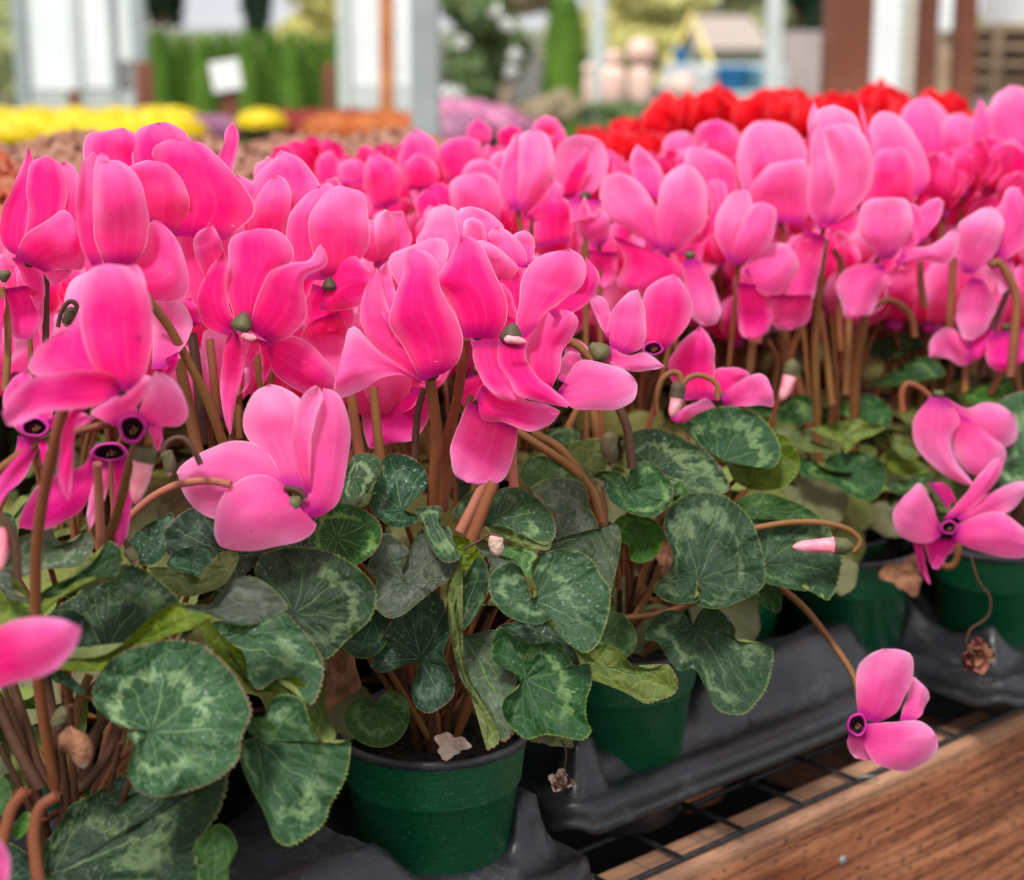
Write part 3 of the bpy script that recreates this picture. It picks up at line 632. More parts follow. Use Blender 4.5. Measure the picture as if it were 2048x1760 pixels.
leaf(P0, ZD([(720, 1005), (600, 985), (520, 930), (465, 860), (480, 750), (560, 650), (700, 580), (880, 548), (1020, 580), (1130, 670), (1220, 790), (1262, 920), (1215, 1050), (1200, 1160), (1100, 1250), (960, 1310), (800, 1345), (690, 1310), (640, 1220), (655, 1130), (665, 1060), (640, 1020)]), ZD([(760, 1010)])[0], .85, M_LEAFL, tau=.6)
leaf(P0, ZD([(230, 1570), (300, 1480), (360, 1380), (480, 1320), (580, 1250), (640, 1232), (720, 1300), (850, 1330), (1000, 1300), (1145, 1230), (1110, 1400), (1050, 1500), (985, 1600), (1010, 1760), (900, 1850), (500, 1900), (250, 1850), (190, 1700)]), ZD([(260, 1740)])[0], .88, K)
leaf(P0, ZD([(960, 1620), (1030, 1530), (1100, 1480), (1165, 1520), (1192, 1600), (1150, 1700), (1140, 1820), (1000, 1820)]), ZD([(1070, 1800)])[0], .865, M_LEAFB)
leaf(P0, ZD([(-60, 1240), (20, 1245), (60, 1330), (20, 1420), (-60, 1440)]), ZD([(-30, 1340)])[0], .86, M_LEAFB)
leaf(P0, ZD([(60, 1500), (120, 1420), (170, 1440), (150, 1500), (80, 1560)]), ZD([(80, 1530)])[0], .87, M_LEAFB)
leaf(P0, ZD([(-150, 1600), (0, 1560), (150, 1640), (220, 1800), (0, 1900), (-150, 1900)]), ZD([(0, 1800)])[0], .89, M_LEAFD)
leaf(P0, ZD([(-100, -60), (40, -90), (90, 0), (60, 120), (-60, 160)]), ZD([(-40, 40)])[0], .95, K)
leaf(P0, ZD([(240, 690), (330, 720), (420, 800), (400, 830), (330, 780), (270, 760)]), ZD([(320, 740)])[0], .89, M_LEAFD, stalk=False)
# ---- P1 leaves
leaf(P1, ZE([(-230, 210), (-190, 120), (-60, 85), (60, 88), (180, 120), (290, 190), (370, 270), (385, 340), (350, 450), (240, 550), (130, 650), (60, 580), (-60, 470), (-180, 330)]), ZE([(-30, 420)])[0], .94, M_LEAF, tau=.7)
leaf(P1, ZE([(200, 580), (300, 450), (380, 400), (430, 440), (442, 540), (400, 612), (330, 648), (255, 630)]), ZE([(370, 450)])[0], 1.0, M_LEAFD)
leaf(P1, ZE([(350, 690), (400, 570), (470, 440), (560, 380), (640, 300), (690, 310), (735, 400), (752, 520), (722, 600), (742, 680), (776, 750), (768, 840), (700, 900), (640, 922), (580, 885), (558, 810), (580, 720), (592, 672), (500, 690), (420, 718)]), ZE([(605, 650)])[0], 1.0, M_LEAFD, tau=.5)
leaf(P1, ZE([(520, 258), (520, 200), (560, 80), (620, -10), (740, -20), (775, 60), (805, 160), (785, 215), (690, 290), (600, 360), (520, 425), (445, 443), (390, 400), (368, 320), (385, 250), (338, 190), (370, 110), (398, 25), (460, 25), (520, 75), (550, 105), (515, 150)]), ZE([(540, 268)])[0], .98, M_LEAFG, tau=.6)
leaf(P1, ZE([(375, 872), (330, 843), (265, 862), (218, 920), (235, 1000), (290, 1060), (380, 1092), (450, 1082), (510, 1040), (548, 960), (545, 880), (500, 828), (440, 806), (400, 840)]), ZE([(385, 892)])[0], 1.01, M_LEAFB, tau=.5)
leaf(P1, ZE([(720, 20), (790, 25), (870, 60), (905, 120), (890, 170), (820, 210), (780, 280), (760, 360), (735, 300), (770, 200), (800, 120)]), ZE([(830, 110)])[0], .985, M_LEAFU, tau=.2)
leaf(P1, ZE([(800, 500), (775, 400), (800, 290), (850, 190), (900, 130), (940, 180), (945, 300), (900, 410), (830, 500)]), ZE([(810, 490)])[0], .975, M_LEAF, tau=.4)
leaf(P1, ZE([(760, 480), (800, 500), (840, 530), (960, 498), (1010, 540), (1100, 650), (1090, 760), (1060, 880), (1080, 1010), (1010, 1065), (980, 970), (900, 880), (825, 780), (780, 660)]), ZE([(830, 540)])[0], .985, M_LEAFG, tau=.5)
leaf(P1, ZE([(742, 340), (760, 250), (800, 180), (820, 220), (790, 300), (788, 400), (800, 560), (845, 730), (915, 850), (980, 960), (1003, 1060), (960, 1100), (935, 1098), (942, 980), (900, 880), (830, 770), (775, 620), (750, 480)]), ZE([(820, 700)])[0], .97, M_LEAFU, tau=.1, stalk=False, wav=.3)
leaf(P1, ZE([(1160, 340), (1130, 235), (1110, 190), (1060, 160), (1000, 178), (958, 230), (950, 300), (985, 375), (1040, 430), (1130, 467), (1210, 472), (1270, 450), (1300, 530), (1380, 592), (1440, 617), (1500, 570), (1540, 470), (1562, 370), (1560, 290), (1510, 220), (1470, 150), (1400, 105), (1310, 97), (1220, 120), (1165, 190), (1185, 270), (1190, 330)]), ZE([(1175, 352)])[0], .96, M_LEAFL, tau=.55)
leaf(P1, ZE([(1100, 735), (1050, 700), (975, 660), (968, 570), (1000, 487), (1080, 540), (1180, 570), (1260, 560), (1340, 620), (1385, 682), (1457, 673), (1468, 760), (1440, 870), (1442, 950), (1465, 1010), (1420, 1058), (1330, 1042), (1230, 1030), (1140, 1052), (1070, 1000), (1018, 920), (1030, 850), (1100, 790)]), ZE([(1132, 745)])[0], .965, M_LEAFL, tau=.5)
leaf(P1, ZE([(1000, 480), (1100, 460), (1260, 460), (1380, 600), (1400, 700), (1250, 640), (1100, 560)]), ZE([(1200, 520)])[0], 1.0, M_LEAFD)
leaf(P1, ZE([(880, 90), (940, 85), (1020, 130), (1080, 150), (1120, 190), (1060, 170), (980, 200), (940, 240), (950, 160)]), ZE([(970, 140)])[0], .99, M_LEAFG)
leaf(P1, ZE([(1030, 80), (1110, 82), (1195, 125), (1170, 170), (1165, 235), (1130, 225), (1080, 165), (1020, 130)]), ZE([(1110, 120)])[0], 1.0, M_LEAFB)
leaf(P1, ZE([(1180, 140), (1270, 60), (1380, 20), (1500, -10), (1590, -30), (1615, 60), (1590, 200), (1560, 310), (1500, 230), (1430, 130), (1320, 95)]), ZE([(1500, 0)])[0], 1.04, M_LEAFG)
leaf(P1, ZB([(225, 1440), (275, 1320), (340, 1273), (430, 1290), (500, 1350), (518, 1420), (480, 1480), (405, 1555), (470, 1590), (440, 1632), (350, 1647), (270, 1602), (225, 1540)]), ZB([(385, 1562)])[0], 1.02, M_LEAFD)
leaf(P1, ZB([(108, 1350), (150, 1283), (240, 1278), (278, 1320), (275, 1380), (230, 1430), (190, 1500), (130, 1540), (85, 1500), (95, 1420)]), ZB([(150, 1400)])[0], 1.0, K)
leaf(P1, ZB([(160, 1520), (230, 1430), (280, 1340), (300, 1350), (250, 1430), (230, 1500), (200, 1540), (120, 1550)]), ZB([(220, 1470)])[0], .995, M_LEAFU, stalk=False)
leaf(P1, ZB([(-90, 1650), (-30, 1540), (100, 1523), (200, 1560), (272, 1620), (285, 1700), (230, 1790), (100, 1850), (-50, 1800)]), ZB([(60, 1700)])[0], .97, K)
leaf(P1, ZB([(450, 1555), (520, 1540), (588, 1545), (585, 1620), (640, 1720), (680, 1800), (600, 1820), (530, 1740), (490, 1640)]), ZB([(540, 1620)])[0], .975, K)
leaf(P1, ZB([(640, 1570), (700, 1490), (780, 1440), (840, 1450), (820, 1540), (805, 1640), (750, 1650), (690, 1620)]), ZB([(760, 1600)])[0], 1.04, K)
leaf(P1, ZB([(805, 1640), (830, 1540), (880, 1455), (980, 1447), (1080, 1510), (1145, 1590), (1160, 1680), (1110, 1742), (1020, 1695), (910, 1655)]), ZB([(870, 1600)])[0], 1.03, K)
leaf(P1, ZB([(800, 1640), (900, 1650), (1000, 1690), (1100, 1735), (1140, 1720), (1120, 1760), (1040, 1750), (930, 1710), (840, 1680)]), ZB([(960, 1695)])[0], 1.02, M_LEAFU, stalk=False, tau=.2)
leaf(P1, ZB([(1028, 1450), (1110, 1403), (1220, 1398), (1310, 1435), (1330, 1540), (1370, 1650), (1250, 1720), (1150, 1700), (1160, 1600), (1100, 1510)]), ZB([(1170, 1680)])[0], 1.07, M_LEAFG)
leaf(P1, [(512, 1130), (440, 1180), (350, 1130), (330, 1060), (400, 1010), (480, 1040), (530, 1090)], (470, 1110), .98, M_LEAFD)
leaf(P1, [(540, 1010), (640, 1000), (700, 1060), (690, 1150), (600, 1180), (520, 1130)], (600, 1100), 1.02, M_LEAFD)
# ---- P2 leaves
leaf(P2, ZB([(978, 1390), (1010, 1310), (1080, 1288), (1180, 1305), (1260, 1350), (1305, 1410), (1200, 1395), (1120, 1400), (1030, 1445)]), ZB([(1080, 1400)])[0], 1.10, M_LEAFB)
leaf(P2, ZB([(1135, 1235), (1250, 1212), (1370, 1198), (1420, 1255), (1415, 1350), (1360, 1400), (1280, 1370), (1200, 1310)]), ZB([(1290, 1400)])[0], 1.13, M_LEAFU, tau=.3)
leaf(P2, ZB([(1095, 1175), (1160, 1145), (1260, 1148), (1275, 1210), (1180, 1228), (1120, 1215)]), ZB([(1180, 1220)])[0], 1.14, K)
leaf(P2, ZB([(1520, 1440), (1528, 1370), (1575, 1320), (1640, 1316), (1700, 1370), (1752, 1450), (1735, 1530), (1680, 1582), (1600, 1592), (1500, 1560), (1435, 1510), (1405, 1440), (1400, 1390), (1350, 1395), (1380, 1365), (1460, 1365), (1510, 1400), (1528, 1450)]), ZB([(1537, 1465)])[0], 1.12, M_LEAFL, tau=.6)
leaf(P2, [(1222, 1050), (1245, 1030), (1280, 1030), (1315, 1045), (1328, 1075), (1315, 1108), (1290, 1125), (1262, 1120), (1257, 1092), (1235, 1078)], (1283, 1070), 1.14, M_LEAFB)
leaf(P2, [(1240, 885), (1275, 860), (1320, 858), (1370, 878), (1415, 905), (1445, 940), (1458, 980), (1420, 990), (1380, 985), (1345, 990), (1330, 950), (1290, 925), (1262, 920)], (1300, 935), 1.16, M_LEAF)
leaf(P2, [(1362, 850), (1400, 825), (1460, 812), (1515, 830), (1550, 868), (1562, 905), (1545, 936), (1490, 930), (1450, 920), (1410, 900), (1380, 872)], (1440, 925), 1.18, M_LEAFL)
leaf(P2, [(1450, 922), (1500, 932), (1545, 935), (1562, 900), (1552, 868), (1580, 880), (1600, 920), (1590, 955), (1560, 977), (1510, 980), (1470, 962)], (1500, 935), 1.19, M_LEAFU, tau=.3)
leaf(P2, [(1340, 985), (1360, 962), (1375, 985), (1365, 1010), (1340, 1030)], (1350, 1000), 1.15, M_LEAFB)
leaf(P2, ZF([(500, 20), (560, -20), (650, -32), (760, 0), (850, 40), (930, 110), (965, 180), (1002, 260), (990, 350), (970, 430), (932, 468), (905, 420), (820, 420), (720, 400), (630, 370), (600, 250)]), ZF([(640, 300)])[0], 1.16, M_LEAFL)
leaf(P2, ZF([(500, 20), (560, -20), (650, -32), (760, 0), (850, 40), (935, 115), (800, 100), (700, 90), (560, 80)]), ZF([(620, 60)])[0], 1.155, M_LEAFB, stalk=False)
leaf(P2, ZF([(590, 440), (650, 390), (720, 410), (722, 500), (700, 522), (640, 490)]), ZF([(650, 420)])[0], 1.18, K)
leaf(P2, ZF([(328, 385), (352, 420), (350, 455), (310, 477), (220, 478), (150, 442), (133, 400), (190, 350), (217, 290), (215, 230), (183, 150), (190, 60), (240, 0), (310, -35), (400, -42), (500, 0), (570, 70), (610, 150), (642, 260), (652, 360), (620, 420), (530, 470), (430, 502), (350, 492), (318, 465), (345, 430)]), ZF([(335, 370)])[0], 1.12, M_LEAFL, tau=.6)
leaf(P2, ZF([(318, 580), (280, 530), (220, 508), (150, 530), (100, 590), (98, 650), (150, 655), (190, 720), (250, 790), (320, 780), (370, 860), (410, 950), (480, 992), (560, 987), (640, 900), (680, 780), (687, 700), (650, 665), (520, 650), (510, 590), (440, 510), (370, 498), (328, 545)]), ZF([(330, 600)])[0], 1.13, M_LEAFL, tau=.45)
leaf(P2, ZE([(1490, 570), (1520, 460), (1560, 412), (1630, 430), (1687, 510), (1685, 590), (1640, 637), (1560, 610)]), ZE([(1530, 540)])[0], 1.09, M_LEAFB)
leaf(P2, [(1145, 1295), (1180, 1305), (1210, 1288), (1240, 1300), (1262, 1325), (1300, 1337), (1335, 1328), (1356, 1362), (1348, 1388), (1315, 1402), (1290, 1407), (1250, 1385), (1200, 1365), (1150, 1345)], (1200, 1335), 1.07, M_LEAFU, tau=.3)
leaf(P2, ZF([(-20, 570), (0, 552), (40, 590), (47, 670), (10, 730), (-20, 700)]), ZF([(0, 640)])[0], 1.12, M_LEAFB)
leaf(P2, [(1090, 1060), (1150, 1040), (1230, 1050), (1240, 1120), (1180, 1150), (1100, 1130)], (1160, 1120), 1.15, M_LEAFD)
# P2 blooms
flower(P2, 1.10, [
 (ZB([(1420, 700), (1350, 560), (1335, 500)]), ZB([(1440, 640), (1430, 540), (1400, 490), (1360, 478)]), .4),
 (ZB([(1230, 690), (1290, 710), (1330, 760)]), ZB([(1230, 740), (1200, 760), (1230, 800), (1290, 775)]), .3),
 (ZB([(1430, 740), (1422, 620), (1460, 530), (1520, 470)]), ZB([(1520, 775), (1595, 740), (1614, 650), (1605, 540), (1575, 450)]), .4),
 (ZB([(1430, 735), (1520, 780), (1600, 765), (1660, 795)]), ZB([(1365, 805), (1430, 820), (1520, 858), (1620, 860), (1708, 838)]), .4)],
 M_LIGHT, calyx=(1193, 700, 20, .6, .5))
stem(P2, ZB([(1345, 810), (1290, 750), (1220, 700)]), 17, 1.095, M_STEMO)
flower(P2, 1.17, [
 (ZP([(1290, 690), (1275, 655), (1284, 600)]), ZP([(1315, 690), (1310, 620), (1300, 575)]), .4),
 (ZP([(1298, 700), (1282, 660), (1283, 610), (1300, 570)]), ZP([(1334, 700), (1376, 650), (1385, 610), (1370, 570), (1348, 547)]), .45)], M_HOT, throat=(1306, 697, 18, 12))
flower(P2, 1.19, [
 (ZC([(120, 1000), (200, 860), (280, 842)]), ZC([(230, 1010), (320, 930), (385, 880), (340, 845)]), .3, 0, M_HOT),
 (ZC([(40, 1010), (-30, 850), (0, 760), (60, 690)]), ZC([(200, 1000), (205, 850), (205, 760), (175, 680), (130, 632)]), .4, 0, M_HOT),
 (ZC([(-20, 1100), (40, 1050), (160, 1000)]), ZC([(20, 1120), (120, 1110), (210, 1040)]), .3, 0, M_LIGHT),
 (ZC([(240, 985), (320, 920), (410, 872), (465, 890)]), ZC([(245, 1032), (350, 1038), (440, 1032), (500, 1040), (498, 960)]), .4, 0, M_LIGHT)], M_MAG)
stem(P2, ZC([(220, 1000), (215, 930), (150, 885), (80, 890), (30, 950), (15, 1000)]), 11, 1.17, M_STEMO)
stem(P2, ZB([(1670, 1090), (1665, 1000), (1690, 910), (1740, 868), (1780, 875), (1790, 910)]), 12, 1.15, M_STEMO)
bud(P2, [(1357, 762), (1353, 800), (1342, 835)], 30, 1.15, .5)
bud(P2, ZB([(1432, 1165), (1430, 1230), (1438, 1340)]), 34, 1.13, .96)
for pts, w, d, m in [(ZB([(1350, 1040), (1360, 1120), (1370, 1200)]), 18, 1.16, M_STEMO), (ZB([(1270, 1050), (1240, 1110), (1220, 1150)]), 15, 1.16, M_STEMO), (ZB([(1470, 1030), (1520, 1150), (1545, 1350)]), 19, 1.11, M_STEMD)]:
    stem(P2, pts, w, d, m)
# drooping bloom over the bench edge
flower(P2, 1.14, [
 (ZF([(1270, 1020), (1300, 920), (1330, 822), (1370, 848)]), ZF([(1345, 1025), (1390, 965), (1412, 905), (1395, 868)]), .35),
 (ZF([(1035, 1080), (1030, 1140), (1060, 1190)]), ZF([(1095, 1095), (1125, 1150), (1145, 1205), (1090, 1200)]), .4),
 (ZF([(1080, 1000), (1070, 850), (1085, 760), (1140, 710)]), ZF([(1165, 1035), (1250, 990), (1300, 900), (1337, 800), (1330, 720), (1270, 692), (1200, 688)]), .4),
 (ZF([(1105, 1040), (1230, 1028), (1350, 1020), (1410, 1050)]), ZF([(1085, 1085), (1130, 1180), (1180, 1230), (1300, 1257), (1400, 1210), (1445, 1150), (1440, 1090)]), .4)],
 M_LIGHT, throat=(ZF([(1075, 1042)])[0]+(17, 20)))
stem(P2, ZF([(1090, 1000), (1075, 870), (1040, 780), (960, 665), (830, 500), (700, 395), (600, 340), (450, 330)]), 14, 1.16, M_STEMO, d2=1.22)
stem(P2, ZF([(1055, 240), (1085, 210), (1082, 175), (1020, 130), (900, 103), (750, 105), (600, 130)]), 12, 1.13, M_STEMO)
bud(P2, ZF([(1060, 215), (1000, 212), (900, 212), (775, 217)]), 34, 1.13, .36)
for pts, w, m in [([(1200, 1240), (1260, 1235), (1330, 1225), (1400, 1200)], 14, M_STEMO), ([(1240, 1180), (1230, 1100), (1240, 1060)], 14, M_STEM), ([(1270, 1230), (1300, 1180), (1320, 1130)], 13, M_STEMO)]:
    stem(P2, pts, w, 1.17, m)
# ---- P3
stem(P3, ZC([(762, 195), (740, 350), (710, 700), (720, 1120), (725, 1235), (750, 1560)]), 17, 1.36, M_STEMO, d2=1.44)
flower(P3, 1.36, [
 (ZC([(1230, 230), (1215, 80), (1270, 10)]), ZC([(1250, 200), (1320, 120), (1358, 20), (1330, -12)]), .4),
 (ZC([(1130, 290), (1150, 220), (1190, 100), (1180, 30)]), ZC([(1180, 280), (1235, 200), (1258, 120), (1240, 50), (1200, 12)]), .4),
 (ZC([(1050, 325), (930, 322), (850, 360), (813, 430), (840, 520), (860, 595)]), ZC([(1065, 345), (1040, 450), (1020, 520), (990, 575), (930, 580)]), .4),
 (ZC([(1110, 310), (1200, 245), (1300, 225), (1380, 160)]), ZC([(1120, 325), (1200, 305), (1300, 312), (1385, 320), (1432, 220), (1435, 138)]), .4),
 ([(1764, 521), (1722, 470), (1716, 435), (1726, 408), (1745, 397)], [(1790, 512), (1820, 465), (1825, 430), (1814, 400), (1775, 395)], .45)], M_LIGHT)
stem(P3, ZC([(965, 575), (920, 800), (905, 1095), (880, 1400)]), 21, 1.38, M_STEMO, d2=1.44)
for pts, w, m in [(ZC([(405, 440), (402, 650), (380, 880)]), 17, M_STEMO), (ZC([(565, 490), (553, 820)]), 14, M_STEMO), (ZC([(735, 560), (770, 800), (795, 1030)]), 14, M_STEMO),
 (ZC([(880, 590), (868, 980)]), 16, M_STEMO), (ZC([(800, 250), (840, 330), (830, 600), (840, 760)]), 14, M_STEM), (ZC([(690, 500), (640, 640), (590, 760)]), 14, M_STEMO), (ZC([(470, 700), (520, 800), (510, 900), (490, 1030)]), 12, M_STEMO),
 (ZC([(1240, 310), (1240, 420), (1260, 540)]), 14, M_STEM), (ZC([(1405, 290), (1395, 480), (1385, 650)]), 16, M_STEM), (ZC([(1000, 535), (1080, 505), (1160, 545), (1200, 610), (1210, 690)]), 14, M_STEM)]:
    stem(P3, pts, w, 1.42, m)
bud(P3, ZC([(455, 690), (420, 690), (370, 700)]), 30, 1.38, .25)
bud(P3, ZC([(600, 800), (580, 900), (540, 1010)]), 32, 1.38, .4)
stem(P3, ZC([(455, 680), (510, 655), (550, 690)]), 9, 1.38, M_STEMD)
leaf(P3, ZC([(350, 1035), (420, 1013), (520, 1040), (620, 980), (700, 1000), (745, 1080), (640, 1130), (560, 1122), (480, 1100)]), ZC([(560, 1080)])[0], 1.42, K)
leaf(P3, ZC([(820, 1060), (880, 1000), (960, 973), (1040, 1000), (1095, 1060), (1080, 1145), (1020, 1135), (940, 1110), (880, 1095)]), ZC([(960, 1090)])[0], 1.42, K)
leaf(P3, ZC([(510, 1160), (580, 1118), (640, 1150), (700, 1210), (800, 1250), (830, 1258), (740, 1268), (640, 1262), (560, 1222)]), ZC([(650, 1210)])[0], 1.38, M_LEAFU)
leaf(P3, ZC([(1060, 1160), (1150, 1190), (1215, 1250), (1235, 1290), (1160, 1300), (1090, 1225)]), ZC([(1100, 1210)])[0], 1.43, M_LEAFU)
leaf(P3, ZC([(1060, 1250), (1120, 1220), (1200, 1290), (1300, 1380), (1200, 1390), (1080, 1350)]), ZC([(1100, 1300)])[0], 1.44, M_LEAFU)
leaf(P3, ZC([(683, 1150), (750, 1130), (850, 1110), (900, 1098), (980, 1120), (1062, 1140), (1000, 1185), (940, 1205), (880, 1260), (860, 1272), (830, 1215), (750, 1185)]), ZC([(860, 1190)])[0], 1.38, M_LEAFU, tau=.3)
leaf(P3, ZC([(1060, 1420), (1150, 1410), (1240, 1380), (1300, 1380), (1262, 1430), (1180, 1470), (1130, 1482), (1080, 1450)]), ZC([(1180, 1420)])[0], 1.42, K)
leaf(P3, ZC([(880, 1370), (780, 1360), (757, 1310), (820, 1270), (920, 1263), (1010, 1290), (1062, 1350), (1060, 1430), (1010, 1502), (920, 1502), (830, 1450), (760, 1410), (640, 1382), (622, 1300), (700, 1310), (770, 1352)]), ZC([(910, 1375)])[0], 1.38, M_LEAFL)
leaf(P3, ZC([(960, 740), (1060, 690), (1180, 678), (1265, 720), (1200, 762), (1080, 802), (1000, 790)]), ZC([(1100, 750)])[0], 1.55, K)
leaf(P3, ZC([(960, 930), (1100, 868), (1200, 800), (1300, 798), (1365, 880), (1250, 912), (1130, 935)]), ZC([(1180, 880)])[0], 1.52, K)
# ---- P4
flower(P4, 1.33, [
 (ZC([(1350, 985), (1450, 1040), (1490, 1045), (1560, 1018), (1640, 1030)]), ZC([(1440, 1120), (1530, 1190), (1600, 1255), (1690, 1235), (1732, 1170), (1715, 1085)]), .4),
 (ZC([(1400, 1060), (1395, 1200), (1420, 1300), (1480, 1370)]), ZC([(1480, 1100), (1580, 1180), (1665, 1250), (1650, 1340), (1540, 1388)]), .4),
 (ZC([(1290, 990), (1225, 1060), (1203, 1150), (1230, 1260), (1340, 1370), (1450, 1425)]), ZC([(1370, 1000), (1440, 1110), (1395, 1190), (1410, 1290), (1470, 1380), (1517, 1442)]), .4)], M_LIGHT)
stem(P4, ZC([(1290, 990), (1230, 940), (1170, 925), (1145, 980), (1150, 1070)]), 13, 1.36, M_STEM)
flower(P4, 1.30, [
 (ZC([(1280, 1420), (1330, 1420), (1380, 1440)]), ZC([(1380, 1560), (1400, 1520), (1430, 1540)]), .3, 0, M_MAG),
 (ZF([(1335, 190), (1355, 300), (1390, 370)]), ZF([(1375, 190), (1392, 290), (1415, 392)]), .4, 0, M_MAG),
 (ZF([(1380, 180), (1400, 250), (1420, 310)]), ZF([(1560, 180), (1480, 280), (1450, 322)]), .4, 0, M_MAG),
 (ZC([(1420, 1590), (1550, 1500), (1650, 1440), (1740, 1412)]), ZC([(1445, 1620), (1560, 1600), (1700, 1560), (1810, 1430)]), .4),
 (ZC([(1350, 1600), (1440, 1510), (1520, 1400), (1600, 1310)]), ZC([(1440, 1600), (1530, 1520), (1610, 1430), (1655, 1340), (1645, 1298)]), .5),
 (ZC([(1335, 1625), (1295, 1520), (1240, 1425), (1170, 1475)]), ZC([(1345, 1690), (1290, 1722), (1210, 1722), (1130, 1680), (1098, 1600), (1120, 1530)]), .4),
 (ZC([(1400, 1650), (1500, 1595), (1640, 1570), (1760, 1650)]), ZC([(1400, 1705), (1500, 1755), (1650, 1795), (1780, 1792), (1850, 1720)]), .4)],
 M_LIGHT, throat=(1898, 1055, 14, 12))
stem(P4, ZF([(1545, 160), (1540, 260), (1500, 310), (1420, 270), (1400, 200)]), 14, 1.34, M_STEMO)
flower(P4, 1.38, [
 (ZC([(1490, 390), (1430, 500), (1420, 600), (1450, 690)]), ZC([(1550, 400), (1605, 480), (1615, 560), (1565, 660), (1500, 706)]), .4),
 (ZC([(1560, 300), (1620, 400), (1640, 470)]), ZC([(1700, 300), (1720, 380), (1700, 440)]), .4),
 (ZC([(1560, 100), (1640, 20), (1680, -60)]), ZC([(1640, 330), (1780, 200), (1790, 60), (1740, -60)]), .4),
 (ZC([(1450, 350), (1415, 220), (1435, 120), (1530, 50)]), ZC([(1500, 375), (1600, 290), (1655, 160), (1645, 75), (1590, 28)]), .4)], M_LIGHT)
flower(P4, 1.40, [
 (ZC([(1500, 700), (1370, 640), (1290, 700)]), ZC([(1500, 820), (1440, 835), (1380, 800), (1280, 790)]), .4, 0, M_LIGHT),
 (ZC([(1540, 640), (1480, 730), (1500, 800)]), ZC([(1610, 640), (1600, 730), (1540, 800)]), .4, 0, M_MAG),
 (ZC([(1580, 680), (1570, 800), (1620, 860)]), ZC([(1760, 640), (1780, 780), (1700, 850)]), .4, 0, M_MAG)], M_MAG)
stem(P4, ZC([(1590, 330), (1630, 310), (1680, 380), (1722, 500), (1710, 700), (1690, 890)]), 18, 1.38, M_STEM)
for pts, w, m in [(ZC([(1680, 450), (1620, 600), (1560, 750), (1550, 880)]), 13, M_STEMD), (ZC([(1470, 700), (1462, 970)]), 15, M_STEMO), (ZC([(1680, 800), (1630, 900), (1590, 980)]), 14, M_STEMO), (ZC([(1740, 700), (1720, 850), (1740, 980)]), 14, M_STEMO)]:
    stem(P4, pts, w, 1.42, m)
leaf(P4, ZC([(1600, 1030), (1700, 975), (1780, 968), (1900, 1100), (1900, 1400), (1760, 1432), (1680, 1442), (1600, 1400), (1640, 1300), (1720, 1200)]), ZC([(1780, 1350)])[0], 1.37, M_LEAFL)
leaf(P4, ZC([(1440, 980), (1560, 930), (1680, 890), (1710, 960), (1640, 1010), (1500, 1020)]), ZC([(1580, 990)])[0], 1.42, M_LEAFB)
# ---------------------------------------------------------------- procedural cyclamen parts (shared meshes)
def gen_petal(rng, az, spread, ln, wd, twist):
    b = MB(); N, M = 15, 9; rows = []; uvs = []
    flare = rng.uniform(-.1, .55); er = Vector((cos(az), sin(az), 0)); et = Vector((-sin(az), cos(az), 0)); ez = Vector((0, 0, 1))
    path = []
    for i in range(N):
        t = i/(N-1)
        r = .006+.012*sin(pi*min(1, t*1.1))*(1-spread*.3)+spread*ln*t+flare*ln*max(0, t-.45)**1.6
        z = -.004*sin(pi*min(1, t*3))+ln*(1-.55*spread)*t**1.12
        path.append(er*r+ez*z)
    ph = rng.uniform(0, 6); cpp = rng.uniform(.15, .62)
    for i in range(N):
        t = i/(N-1); m = .6
        g = (.26+.74*sin(pi/2*t/m)**1.15) if t < m else sqrt(max(0, 1-((t-m)/(1-m))**2.3))
        w = wd*.5*g
        T = (path[min(N-1, i+1)]-path[max(0, i-1)]).normalized()
        tw = twist*min(1, t*1.6)+rng.uniform(-.02, .02)
        nn = T.cross(et).normalized(); side = et*cos(tw)+nn*sin(tw); nn2 = T.cross(side).normalized()
        row = []; q = []
        for j in range(M):
            s = j/(M-1)*2-1
            p = path[i]+side*(w*s)+nn2*(w*cpp*(s*s-.4)*min(1, .3+t)) + nn2*.0032*sin(6*t+ph+3*s)*abs(s)*t + side*(.0012*sin(11*t+ph)*abs(s)) + nn2*w*.3*noise.noise(Vector((s*1.2+ph, t*2.2, ph)))
            row.append(p); q.append((s*.5+.5, t))
        rows.append(row); uvs.append(q)
    b.grid(rows, uvs); return b
FV = []   # flower variants: list of (centre mesh builder, petal builders)
for k in range(6):
    rng = random.Random(k+40); pet = []; rot = rng.uniform(0, 6)
    for i in range(5):
        sp = rng.uniform(-.02, .25) if k < 4 else rng.uniform(.0, .7)
        pet.append(gen_petal(rng, rot+2*pi*i/5+rng.uniform(-.15, .15), sp, rng.uniform(.052, .066), rng.uniform(.036, .046), rng.uniform(.3, 1.15)))
    c = MB(); c.lathe([(.0035, -.009), (.0068, -.0085), (.0078, -.005), (.0075, -.001), (.005, .002)], 18)
    c.lathe([(.0034, -.0088), (.0060, -.006), (.004, .001)], 18, mi=1)
    FV.append((c, pet))
MATS = {'hot': M_HOT, 'light': M_LIGHT, 'mag': M_MAG, 'red': M_RED, 'deep': M_DEEP}
FM = {}
def flower_meshes(k, col, merged):
    key = (k, col, merged)
    if key not in FM:
        c, pet = FV[k]
        if merged:
            b = MB(); 
            for p in pet:
                o = len(b.v); b.v += p.v; b.uv += p.uv; b.f += [tuple(o+i for i in f) for f in p.f]; b.mi += [0]*len(p.f)
            o = len(b.v); b.v += c.v; b.uv += c.uv; b.f += [tuple(o+i for i in f) for f in c.f]; b.mi += [1+i for i in c.mi]
            FM[key] = (b.mesh('flower', [MATS[col], M_THROAT, M_THROATD]), [])
        else:
            FM[key] = (c.mesh('flower', [M_THROAT, M_THROATD]), [p.mesh('petal', MATS[col]) for p in pet])
    return FM[key]
